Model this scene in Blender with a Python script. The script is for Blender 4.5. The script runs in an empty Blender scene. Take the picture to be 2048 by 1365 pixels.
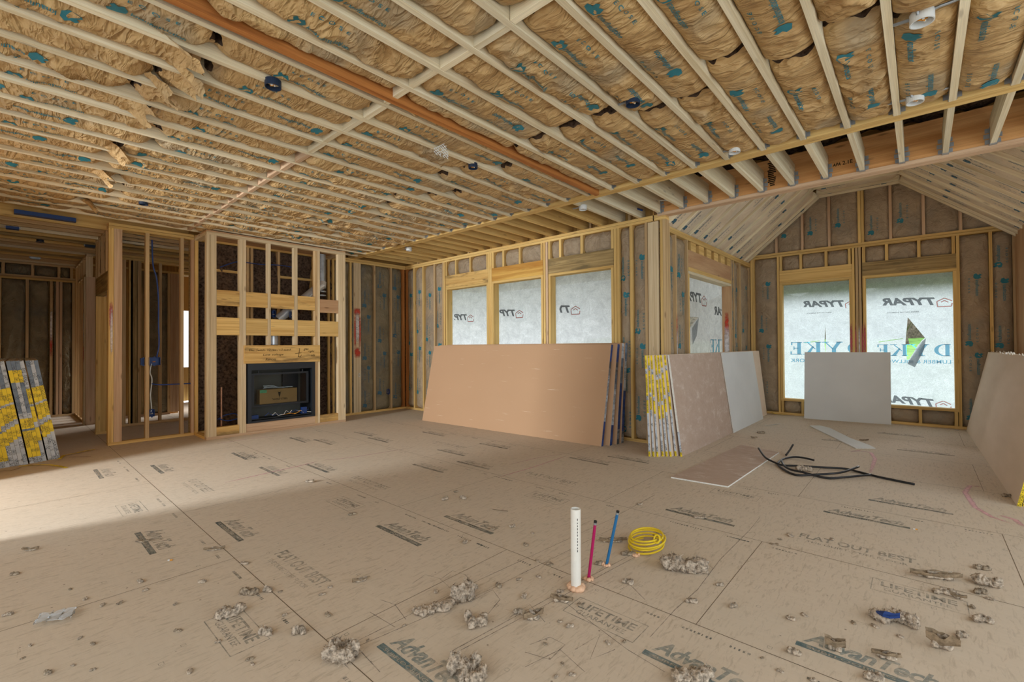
import bpy, bmesh, math, random
import numpy as np
from mathutils import Vector, Matrix

# ------------------------------------------------------------------ scene, camera, light
SC = bpy.context.scene
COL = SC.collection
RND = random.Random(7)
W_, H_ = 2048.0, 1365.0
F_, PITCH, ROLL, YAW = 913.57, 0.0113, -0.0067, 0.7295
CAM = np.array([8.31, -5.839, 1.33])


def _axes():
    fw = np.array([-math.sin(YAW), math.cos(YAW), 0]); rt = np.array([math.cos(YAW), math.sin(YAW), 0]); up = np.array([0, 0, 1.])
    f2 = fw * math.cos(PITCH) + up * math.sin(PITCH); u2 = -fw * math.sin(PITCH) + up * math.cos(PITCH)
    return rt * math.cos(ROLL) + u2 * math.sin(ROLL), -rt * math.sin(ROLL) + u2 * math.cos(ROLL), f2


RT, UP, FW = _axes()


def on(x, y, axis, val):
    """the point of the plane <axis>=val that lies at photo pixel x, y"""
    d = FW + RT * (x - 1024) / F_ - UP * (y - 682.5) / F_
    return CAM + d * ((val - CAM[axis]) / d[axis])


def fl(x, y, z=0.0):
    return on(x, y, 2, z)


cam = bpy.data.cameras.new('camera')
cam.sensor_width = 36.0
cam.lens = 36.0 * F_ / W_
cam.clip_start = 0.02
cam.clip_end = 300
camo = bpy.data.objects.new('camera', cam)
COL.objects.link(camo)
M = Matrix.Identity(4)
for i in range(3):
    M[i][0], M[i][1], M[i][2], M[i][3] = RT[i], UP[i], -FW[i], CAM[i]
camo.matrix_world = M
SC.camera = camo

wd = bpy.data.worlds.new('overcast_sky')
SC.world = wd
wd.use_nodes = True
bg = wd.node_tree.nodes['Background']
bg.inputs[0].default_value = (0.86, 0.94, 1.0, 1)
bg.inputs[1].default_value = 1.95


def lamp(name, kind, loc, direction, energy, color=(1, 1, 1), **kw):
    l = bpy.data.lights.new(name, kind)
    l.energy = energy
    l.color = color
    for k, v in kw.items():
        setattr(l, k, v)
    o = bpy.data.objects.new(name, l)
    COL.objects.link(o)
    o.location = loc
    o.rotation_euler = Vector(direction).to_track_quat('-Z', 'Y').to_euler()
    return o


# bright hazy sky on the window side, and the daylight of the patio door behind the left edge
lamp('hazy_sun', 'SUN', (7, 12, 6), (0.05, -1, -0.36), 7.0, (0.97, 0.98, 1.0), angle=math.radians(35))
lamp('patio_door_daylight', 'AREA', (2.55, -11.2, 2.1), (0.0, 1, -0.24), 540, (0.93, 0.97, 1.0),
     shape='RECTANGLE', size=0.9, size_y=1.2)

SC.view_settings.view_transform = 'Standard'
SC.view_settings.look = 'None'
SC.view_settings.exposure = 0.32
SC.view_settings.gamma = 1.0
SC.view_settings.use_curve_mapping = False
try:
    SC.cycles.use_denoising = True
    SC.cycles.max_bounces = 8
    SC.cycles.diffuse_bounces = 5
    SC.cycles.glossy_bounces = 3
    SC.cycles.transmission_bounces = 6
    SC.cycles.transparent_max_bounces = 10
    SC.cycles.sample_clamp_indirect = 6.0
    SC.cycles.caustics_reflective = False
    SC.cycles.caustics_refractive = False
except Exception:
    pass


# ------------------------------------------------------------------ materials
DESAT = 0.16


def lin(r, g, b):
    m_ = 0.3 * r + 0.59 * g + 0.11 * b
    r, g, b = [m_ + (c - m_) * (1 - DESAT) for c in (r, g, b)]
    f = lambda c: c / 12.92 if c <= 0.04045 else ((c + 0.055) / 1.055) ** 2.4
    return (f(r / 255), f(g / 255), f(b / 255), 1)


class NT:
    def __init__(s, name, rough=0.8, spec=0.25):
        s.m = bpy.data.materials.new(name)
        s.m.use_nodes = True
        s.t = s.m.node_tree
        s.b = s.t.nodes['Principled BSDF']
        s.b.inputs['Roughness'].default_value = rough
        s.b.inputs['Specular IOR Level'].default_value = spec
        s.out = s.t.nodes['Material Output']

    def n(s, typ, ins=None, **props):
        nd = s.t.nodes.new(typ)
        for k, v in props.items():
            setattr(nd, k, v)
        for k, v in (ins or {}).items():
            if isinstance(v, bpy.types.NodeSocket):
                s.t.links.new(v, nd.inputs[k])
            else:
                nd.inputs[k].default_value = v
        return nd

    def uv(s, su, sv, off=None):
        u = s.n('ShaderNodeUVMap')
        mp = s.n('ShaderNodeMapping', {'Vector': u.outputs[0], 'Scale': (su, sv, 1)})
        if off is not None:
            oi = s.n('ShaderNodeObjectInfo')
            m2 = s.n('ShaderNodeVectorMath', {0: mp.outputs[0], 1: s.n('ShaderNodeCombineXYZ', {
                'X': s.math('MULTIPLY', oi.outputs['Random'], off), 'Y': s.math('MULTIPLY', oi.outputs['Random'], off * 1.7)}).outputs[0]}, operation='ADD')
            return m2.outputs[0]
        return mp.outputs[0]

    def obj(s, sx, sy, sz):
        u = s.n('ShaderNodeTexCoord')
        return s.n('ShaderNodeMapping', {'Vector': u.outputs['Object'], 'Scale': (sx, sy, sz)}).outputs[0]

    def math(s, op, a, b=0.0):
        return s.n('ShaderNodeMath', {0: a, 1: b}, operation=op).outputs[0]

    def noise(s, vec, scale=1.0, detail=3.0, rough=0.55, dist=0.0):
        return s.n('ShaderNodeTexNoise', {'Vector': vec, 'Scale': scale, 'Detail': detail, 'Roughness': rough, 'Distortion': dist}).outputs[0]

    def ramp(s, fac, stops):
        r = s.n('ShaderNodeValToRGB', {'Fac': fac})
        e = r.color_ramp.elements
        while len(e) < len(stops):
            e.new(0.5)
        for el, (p, c) in zip(e, stops):
            el.position = p
            el.color = c if len(c) == 4 else (*c, 1)
        return r.outputs[0]

    def mix(s, fac, a, b, blend='MIX'):
        nd = s.n('ShaderNodeMix', data_type='RGBA', blend_type=blend)
        for k, v in ((0, fac), (6, a), (7, b)):
            if isinstance(v, bpy.types.NodeSocket):
                s.t.links.new(v, nd.inputs[k])
            else:
                nd.inputs[k].default_value = v
        return nd.outputs[2]

    def link(s, a, b):
        s.t.links.new(a, b)

    def base(s, c):
        if isinstance(c, bpy.types.NodeSocket):
            s.link(c, s.b.inputs['Base Color'])
        else:
            s.b.inputs['Base Color'].default_value = c
        return s

    def bump(s, h, strength=0.3, dist=0.01):
        nd = s.n('ShaderNodeBump', {'Height': h, 'Strength': strength, 'Distance': dist})
        s.link(nd.outputs[0], s.b.inputs['Normal'])
        return s


def K(v):
    return (v, v, v, 1)


def wood(name, light, dark, vary=0.25, knots=0.5, stain=None, rough=0.75, ring=26):
    t = NT(name, rough)
    v = t.uv(0.7, ring, 30)
    g = t.noise(v, 1.0, 5, 0.6, 0.4)
    col = t.ramp(g, [(0.3, dark), (0.62, light)])
    fine = t.noise(t.uv(3, 260, 11), 1.0, 2, 0.5)
    col = t.mix(0.22, col, t.ramp(fine, [(0.35, K(0.25)), (0.65, K(1.0))]), 'MULTIPLY')
    oi = t.n('ShaderNodeObjectInfo')
    vv = t.math('ADD', t.math('MULTIPLY', oi.outputs['Random'], vary), 1.0 - vary * 0.6)
    col = t.mix(1.0, col, t.n('ShaderNodeCombineColor', {0: vv, 1: vv, 2: vv}).outputs[0], 'MULTIPLY')
    if knots:
        vo = t.n('ShaderNodeTexVoronoi', {'Vector': t.uv(2.2, 9, 17), 'Scale': 1.0})
        k = t.ramp(vo.outputs['Distance'], [(0.05, K(1)), (0.13, K(0))])
        col = t.mix(t.math('MULTIPLY', k, knots), col, lin(92, 52, 22))
    if stain:
        s_ = t.noise(t.uv(1.6, 7, 9), 1.0, 4, 0.6)
        col = t.mix(t.math('MULTIPLY', t.ramp(s_, [(0.52, K(0)), (0.66, K(1))]), 0.75), col, stain)
    t.base(col)
    t.bump(g, 0.08, 0.004)
    return t.m


WOOD = {
    'joist': wood('wood_joist_pale', lin(244, 230, 194), lin(220, 198, 152), 0.22, 0.35),
    'yellow': wood('wood_yellow_pine', lin(242, 200, 116), lin(212, 160, 78), 0.22, 0.4),
    'stud': wood('wood_stud_fir', lin(224, 188, 132), lin(194, 150, 96), 0.3, 0.5),
    'pale': wood('wood_stud_pale', lin(236, 212, 168), lin(210, 178, 128), 0.2, 0.5),
    'pink': wood('wood_fir_pink', lin(222, 184, 144), lin(196, 152, 112), 0.2, 0.5),
    'header': wood('wood_header_pine', lin(236, 190, 106), lin(204, 150, 72), 0.15, 0.5, lin(112, 88, 52), ring=14),
    'grain': wood('wood_header_bold_grain', lin(236, 182, 80), lin(186, 112, 28), 0.05, 0.2, ring=9),
    'grey': wood('wood_header_weathered', lin(190, 158, 98), lin(132, 104, 58), 0.1, 0.4, lin(104, 88, 56)),
    'lvl': wood('laminated_beam_wood', lin(240, 172, 98), lin(212, 138, 68), 0.05, 0.55, ring=16),
    'orange': wood('orange_beam_wood', lin(208, 128, 54), lin(160, 84, 28), 0.05, 0.5, ring=18),
    'osb': wood('sheathing_board', lin(206, 156, 76), lin(160, 108, 44), 0.1, 0.0, ring=40),
    'ply': wood('plywood_panel', lin(212, 166, 118), lin(188, 138, 92), 0.08, 0.6, ring=8),
}


def kraft(name, c1, c2, grey, bump=0.5, sc=1.0, an=None):
    t = NT(name, 0.62, 0.3)
    o = t.obj(1, 1, 1)
    n1 = t.noise(o, 3.5 * sc, 5, 0.6, 0.6)
    n2 = t.noise(o, 1.7, 2, 0.5)
    col = t.ramp(n1, [(0.3, c2), (0.62, c1)])
    col = t.mix(t.math('MULTIPLY', t.ramp(n2, [(0.54, K(0)), (0.66, K(1))]), 0.65), col, grey)
    t.base(col)
    w_ = t.obj(*an) if an else o

    def rdg(vec, scale):
        q = t.noise(vec, scale, 2, 0.5, 0.9)
        return t.math('SUBTRACT', 1.0, t.math('ABSOLUTE', t.math('SUBTRACT', t.math('MULTIPLY', q, 2.0), 1.0)))
    cr = t.math('ADD', t.math('POWER', rdg(w_, 7.0 * sc), 2.0), t.math('MULTIPLY', t.math('POWER', rdg(w_, 19.0 * sc), 2.0), 0.3))
    t.bump(cr, bump, 0.035)
    return t.m


KR_C = kraft('kraft_paper_ceiling', lin(202, 162, 102), lin(174, 132, 76), lin(156, 140, 112), 0.75, 1.0, (0.42, 1.25, 1.0))
KR_W = kraft('kraft_paper_wall', lin(174, 150, 118), lin(148, 126, 98), lin(140, 128, 110), 0.4)
KR_B = kraft('kraft_paper_vault', lin(226, 204, 170), lin(206, 180, 144), lin(196, 182, 158), 0.25)
KR_D = kraft('foil_paper_wall_olive', lin(140, 126, 96), lin(112, 98, 72), lin(104, 100, 88), 0.4)


def plain(name, c, rough=0.7, spec=0.3, metal=0.0, var=0.12, sc=20.0, bump=0.0):
    t = NT(name, rough, spec)
    t.b.inputs['Metallic'].default_value = metal
    n = t.noise(t.obj(1, 1, 1), sc, 3, 0.6)
    dk = tuple(x * (1 - var * 2) for x in c[:3]) + (1,)
    t.base(t.ramp(n, [(0.3, dk), (0.6, c)]))
    if bump:
        t.bump(n, bump, 0.01)
    return t.m


INK = plain('teal_print_ink', lin(38, 126, 142), 0.6)
INK_W = plain('blue_grey_print_ink', lin(62, 104, 122), 0.7)
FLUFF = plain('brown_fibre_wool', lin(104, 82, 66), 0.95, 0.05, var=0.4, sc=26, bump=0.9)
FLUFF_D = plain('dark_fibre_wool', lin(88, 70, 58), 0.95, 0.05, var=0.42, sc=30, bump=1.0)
GALV = plain('galvanized_steel', lin(172, 178, 182), 0.42, 0.5, 0.6, 0.12, 14)
FLUE = plain('bright_flue_steel', lin(216, 220, 224), 0.3, 0.5, 0.55, 0.05, 8)
PLW = plain('white_plastic', lin(214, 216, 212), 0.45, 0.4, var=0.02)
PLB = plain('blue_plastic', lin(20, 60, 134), 0.45, 0.4, var=0.05)
PLD = plain('dark_blue_plastic', lin(26, 46, 74), 0.45, 0.4, var=0.05)
BLUEW = plain('blue_cable_jacket', lin(34, 66, 140), 0.45, 0.4, var=0.05)
WHITEW = plain('white_cable_jacket', lin(220, 220, 214), 0.5, 0.4, var=0.04)
YELW = plain('yellow_cable_jacket', lin(236, 200, 10), 0.4, 0.4, var=0.04)
ORGW = plain('orange_wire_nut', lin(236, 150, 20), 0.5)
BLK = plain('black_cable_jacket', lin(26, 26, 28), 0.38, 0.45, var=0.06)
BLKM = plain('black_painted_steel', lin(30, 36, 44), 0.42, 0.4, var=0.08)
FBACK = plain('firebox_panel', lin(104, 104, 96), 0.8, var=0.08, sc=5)
CARD = plain('cardboard', lin(196, 150, 88), 0.85, 0.1, var=0.05, sc=8)
CARD2 = plain('dark_print', lin(56, 42, 26), 0.8)
GREENL = plain('green_label_paper', lin(104, 196, 132), 0.7)
PVC = plain('white_pvc_pipe', lin(232, 228, 216), 0.4, 0.4, var=0.03)
PEXR = plain('magenta_pex_tube', lin(196, 10, 96), 0.35, 0.45, var=0.03)
PEXB = plain('blue_pex_tube', lin(20, 110, 172), 0.35, 0.45, var=0.03)
FOAM = plain('peach_spray_foam', lin(238, 188, 148), 0.7, 0.2, var=0.1, sc=40, bump=0.5)
SCRAP = plain('grey_wool_scrap', lin(208, 188, 164), 0.95, 0.05, var=0.36, sc=60, bump=1.0)
SCRAPD = plain('dark_wool_scrap', lin(186, 166, 140), 0.95, 0.05, var=0.36, sc=60, bump=1.0)
SCRAPK = plain('torn_kraft_scrap', lin(160, 136, 106), 0.8, 0.1, var=0.25, sc=40, bump=0.5)
SEAM = plain('panel_seam_gap', lin(116, 98, 74), 0.9)


def t_ink(name, c, amax, amin, sc=40):
    """worn ink: broken up by the strands of the board"""
    t = NT(name, 0.9, 0.1)
    t.base(c)
    n = t.noise(t.obj(sc * 0.35, sc, 1), 1.0, 4, 0.7, 0.6)
    n2 = t.noise(t.obj(2.2, 2.2, 2.2), 1.0, 2)
    a = t.math('MULTIPLY', t.ramp(n, [(0.36, K(amin)), (0.6, K(amax))]), t.ramp(n2, [(0.3, K(0.55)), (0.62, K(1))]))
    tp = t.n('ShaderNodeBsdfTransparent')
    ms = t.n('ShaderNodeMixShader', {0: a, 1: tp.outputs[0], 2: t.b.outputs[0]})
    t.link(ms.outputs[0], t.out.inputs['Surface'])
    return t.m


FINK = t_ink('floor_stamp_ink', lin(104, 116, 114), 0.55, 0.15)
FINKF = t_ink('floor_stamp_ink_faint', lin(112, 120, 118), 0.46, 0.12)
FINKB = t_ink('floor_stamp_ink_teal', lin(92, 130, 138), 0.55, 0.18)
PENCIL = t_ink('carpenter_pencil', lin(104, 96, 96), 0.75, 0.2)
CHALK = plain('pink_marking_chalk', lin(206, 146, 146), 0.95, 0.05, var=0.12, sc=18)
LAWN = plain('green_lawn', lin(122, 176, 78), 0.95, 0.05, var=0.25, sc=1.5)
SIDING = plain('porch_boards', lin(186, 176, 160), 0.8, var=0.06, sc=3)
BARK = plain('grey_bark', lin(120, 106, 92), 0.9, 0.1, var=0.3, sc=6)
DKINK = plain('black_marker_ink', lin(40, 30, 16), 0.8, 0.1)
STEELC = plain('copper_tube', lin(206, 150, 116), 0.4, 0.5, 0.5)


def t_board():
    t = NT('drywall_back_paper_brown', 0.85, 0.15)
    n = t.noise(t.uv(2.2, 40, 7), 1.0, 4, 0.6)
    big = t.noise(t.uv(0.7, 1.2, 3), 1.0, 2)
    col = t.mix(big, lin(190, 146, 106), lin(198, 154, 114))
    col = t.mix(t.ramp(n, [(0.66, K(0)), (0.72, K(0.8))]), col, lin(226, 200, 170))
    return t.base(col).m


def t_board_rose():
    t = NT('drywall_back_paper_dusty', 0.85, 0.15)
    n = t.noise(t.uv(5, 7, 7), 1.0, 6, 0.75, 0.2)
    col = t.ramp(n, [(0.3, lin(186, 158, 136)), (0.55, lin(196, 170, 150)), (0.72, lin(216, 200, 184))])
    return t.base(col).m


def t_grey():
    t = NT('drywall_face_paper_white', 0.8, 0.15)
    n = t.noise(t.uv(1.3, 1.3, 7), 1.0, 3)
    return t.base(t.ramp(n, [(0.3, lin(212, 214, 212)), (0.7, lin(222, 224, 222))])).m


def t_tan():
    t = NT('drywall_back_paper_tan', 0.85, 0.15)
    n = t.noise(t.uv(1.3, 5, 7), 1.0, 4)
    return t.base(t.ramp(n, [(0.3, lin(224, 200, 172)), (0.7, lin(232, 208, 182))])).m


BD_BROWN, BD_ROSE, BD_GREY, BD_TAN = t_board(), t_board_rose(), t_grey(), t_tan()
GYPS = plain('gypsum_core', lin(232, 230, 222), 0.9, 0.1, var=0.08, sc=60)


def tape(name, base, ink, alt, fine=1.0):
    """end tape of a drywall bundle: rows of small printed marks (UV in metres along the tape)"""
    t = NT(name, 0.5, 0.35)
    blocks = t.n('ShaderNodeTexBrick', {'Vector': t.uv(1, 1), 'Color1': K(0), 'Color2': K(1), 'Mortar': K(0.2), 'Scale': 1.0,
                                        'Mortar Size': 0.004, 'Bias': 0.0, 'Brick Width': 0.085, 'Row Height': 0.055}).outputs[0]
    n = t.noise(t.uv(230 * fine, 90), 1.0, 1.5, 0.6)
    marks = t.ramp(n, [(0.5, K(0)), (0.53, K(1))])
    gate = t.ramp(t.noise(t.uv(14, 3, 5), 1.0, 1), [(0.46, K(0.0)), (0.53, K(1))])
    col = t.mix(t.math('MULTIPLY', blocks, 0.35), base, alt)
    col = t.mix(t.math('MULTIPLY', t.math('MULTIPLY', marks, gate), 0.9), col, ink)
    return t.base(col).m


TP_Y = tape('yellow_end_tape', lin(255, 222, 10), lin(88, 74, 16), lin(236, 196, 8))
TP_W = tape('white_end_tape', lin(204, 214, 224), lin(56, 62, 74), lin(150, 164, 180), 0.8)
TP_B = tape('blue_end_tape', lin(34, 70, 148), lin(20, 32, 78), lin(60, 96, 168))
TP_G = tape('grey_blue_end_tape', lin(112, 132, 156), lin(52, 64, 86), lin(150, 164, 180))
TP_K = tape('dark_end_tape', lin(84, 90, 98), lin(180, 184, 188), lin(52, 56, 62))


def t_floor():
    t = NT('subfloor_strand_board', 0.85, 0.2)
    o = t.obj(1, 1, 1)
    strand = t.noise(t.obj(10, 45, 1), 1.0, 4, 0.65, 0.8)
    strand2 = t.noise(t.obj(55, 12, 1), 1.0, 4, 0.65, 0.8)
    big = t.noise(o, 1.1, 3)
    col = t.mix(strand, lin(204, 184, 159), lin(220, 201, 176))
    col = t.mix(t.ramp(strand2, [(0.52, K(0)), (0.70, K(0.7))]), col, lin(172, 152, 126))
    col = t.mix(t.ramp(strand, [(0.68, K(0)), (0.74, K(0.55))]), col, lin(150, 120, 88))
    col = t.mix(t.ramp(big, [(0.35, K(0.0)), (0.7, K(0.4))]), col, lin(204, 190, 168))
    spk = t.n('ShaderNodeTexVoronoi', {'Vector': o, 'Scale': 9.0})
    col = t.mix(t.ramp(spk.outputs['Distance'], [(0.03, K(0.7)), (0.055, K(0))]), col, lin(104, 84, 64))
    t.base(col)
    t.bump(strand, 0.12, 0.003)
    return t.m


FLOORM = t_floor()


def t_wrap(name, tint, clear, blotch=0.5):
    """spun house wrap: light comes through it from outside"""
    t = NT(name, 0.8)
    o = t.obj(1, 1, 1)
    blot = t.noise(o, 5.0, 6, 0.7, 1.2)
    fib = t.noise(o, 34.0, 4, 0.7, 3.5)
    col = t.mix(t.ramp(blot, [(0.35, K(0)), (0.68, K(1))]), tint, tuple(x * (1 - 0.35 * blotch) for x in tint[:3]) + (1,))  # random darker blotches over the sheet
    col = t.mix(t.math('MULTIPLY', t.ramp(fib, [(0.44, K(1)), (0.56, K(0))]), 0.7), col, tuple(x * 0.62 for x in tint[:3]) + (1,))
    tr = t.n('ShaderNodeBsdfTranslucent', {'Color': col})
    df = t.n('ShaderNodeBsdfDiffuse', {'Color': col})
    tp = t.n('ShaderNodeBsdfTransparent', {'Color': (1, 1, 1, 1)})
    m1 = t.n('ShaderNodeMixShader', {0: 0.3, 1: tr.outputs[0], 2: df.outputs[0]})
    m2 = t.n('ShaderNodeMixShader', {0: clear, 1: m1.outputs[0], 2: tp.outputs[0]})
    t.link(m2.outputs[0], t.out.inputs['Surface'])
    return t.m


def t_wrapink(name, c, a=0.85):
    t = NT(name, 0.8)
    tr = t.n('ShaderNodeBsdfTranslucent', {'Color': c})
    tp = t.n('ShaderNodeBsdfTransparent')
    m2 = t.n('ShaderNodeMixShader', {0: 1 - a, 1: tr.outputs[0], 2: tp.outputs[0]})
    t.link(m2.outputs[0], t.out.inputs['Surface'])
    return t.m


WRAP = t_wrap('house_wrap_lit', (0.36, 0.40, 0.42, 1), 0.05, 0.7)
WRAPB = t_wrap('house_wrap_porch', (0.50, 0.545, 0.575, 1), 0.03, 1.1)
WI_G = t_wrapink('wrap_print_grey', (0.09, 0.095, 0.105, 1))
WI_R = t_wrapink('wrap_print_red', (0.36, 0.07, 0.05, 1), 0.7)
WI_B = t_wrapink('wrap_print_blue', (0.04, 0.30, 0.46, 1), 0.8)


def t_paint(name, c):
    t = NT(name, 0.6)
    u = t.n('ShaderNodeUVMap').outputs[0]
    sx = t.n('ShaderNodeSeparateXYZ', {0: u})
    n = t.noise(t.obj(1, 1, 1), 26, 3)
    e = t.math('MULTIPLY', t.math('MULTIPLY', sx.outputs[0], t.math('SUBTRACT', 1.0, sx.outputs[0])), 4.0)
    e2 = t.math('MULTIPLY', t.math('MULTIPLY', sx.outputs[1], t.math('SUBTRACT', 1.0, sx.outputs[1])), 4.0)
    a = t.ramp(t.math('MULTIPLY', t.math('POWER', e, 0.4), t.math('MULTIPLY', t.math('POWER', e2, 0.6), t.math('ADD', n, 0.45))), [(0.35, K(0)), (0.95, K(0.85))])
    t.base(c)
    tp = t.n('ShaderNodeBsdfTransparent')
    ms = t.n('ShaderNodeMixShader', {0: a, 1: tp.outputs[0], 2: t.b.outputs[0]})
    t.link(ms.outputs[0], t.out.inputs['Surface'])
    return t.m


PT_R = t_paint('red_spray_paint', lin(222, 56, 34))
PT_W = t_paint('white_spray_paint', lin(226, 222, 226))
PT_P = t_paint('pink_spray_paint', lin(206, 84, 100))
PT_F = t_paint('pink_floor_spray', lin(232, 168, 172))


def t_glass():
    t = NT('dark_fire_glass', 0.05, 0.5)
    tp = t.n('ShaderNodeBsdfTransparent', {'Color': (0.8, 0.84, 0.84, 1)})
    gl = t.n('ShaderNodeBsdfGlossy', {'Color': (1, 1, 1, 1), 'Roughness': 0.04})
    fr = t.n('ShaderNodeFresnel', {'IOR': 1.45})
    ms = t.n('ShaderNodeMixShader', {0: fr.outputs[0], 1: tp.outputs[0], 2: gl.outputs[0]})
    t.link(ms.outputs[0], t.out.inputs['Surface'])
    return t.m


GLASS = t_glass()


def t_film():
    t = NT('thin_plastic_film', 0.25, 0.5)
    t.base((0.75, 0.8, 0.84, 1))
    tp = t.n('ShaderNodeBsdfTransparent')
    ms = t.n('ShaderNodeMixShader', {0: 0.65, 1: tp.outputs[0], 2: t.b.outputs[0]})
    t.link(ms.outputs[0], t.out.inputs['Surface'])
    return t.m


FILM = t_film()

# ------------------------------------------------------------------ text outlines (made first, while the scene is small)
_TXT = {}


def make_text(key, body, shear=0.0, bold=0.0, space=1.0):
    cu = bpy.data.curves.new('lettering', 'FONT')
    cu.body = body
    cu.shear = shear
    cu.offset = bold
    cu.space_character = space
    cu.resolution_u = 3
    ob = bpy.data.objects.new('lettering', cu)
    COL.objects.link(ob)
    me = ob.evaluated_get(bpy.context.evaluated_depsgraph_get()).to_mesh()
    v = np.array([p.co[:2] for p in me.vertices]) if len(me.vertices) else np.zeros((0, 2))
    f = [tuple(p.vertices) for p in me.polygons]
    bpy.data.objects.remove(ob)
    bpy.data.curves.remove(cu)
    v -= v.min(0)
    _TXT[key] = (v, f, v.max(0))


make_text('knauf', 'knaufinsulation', 0, 0.012)
make_text('ecose', 'ECOSE', 0, 0.01, 1.9)
make_text('TYPAR', 'TYPAR', 0.28, 0.045, 1.0)
make_text('bring', 'BRING ON THE ELEMENTS.', 0, 0.02)
make_text('lumber', 'LUMBER & MILLWORK', 0, 0.01, 1.05)
make_text('adv', 'AdvanTech', 0.35, 0.03, 0.95)
make_text('flat', 'FLAT OUT BEST.', 0, 0.02)
make_text('quiet', 'THE QUIET, STIFF FLOOR', 0, 0.01)
make_text('lifetime', 'LIFETIME', 0, 0.02)
make_text('guarantee', 'GUARANTEE', 0, 0.01)
make_text('subfloor', 'SUBFLOORING', 0, 0.01)
make_text('wolf', '"WOLF STEEL', 0, 0.02)
make_text('apa', 'APA', 0.2, 0.03)
make_text('21e', '2.1E', 0, 0.02)
make_text('m1', 'Elec- Switch- 1/2 Hot / 1/2 switch', 0.3, 0.0)
make_text('m2', 'Low voltage', 0.3, 0.0)
make_text('m3', 'Remote', 0.3, 0.0)
make_text('m4', 'gas', 0.3, 0.0)
make_text('m5', 'right', 0.3, 0.0)
make_text('m6', 'side', 0.3, 0.0)


# ------------------------------------------------------------------ mesh builder and object helpers
ORG = {}


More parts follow.
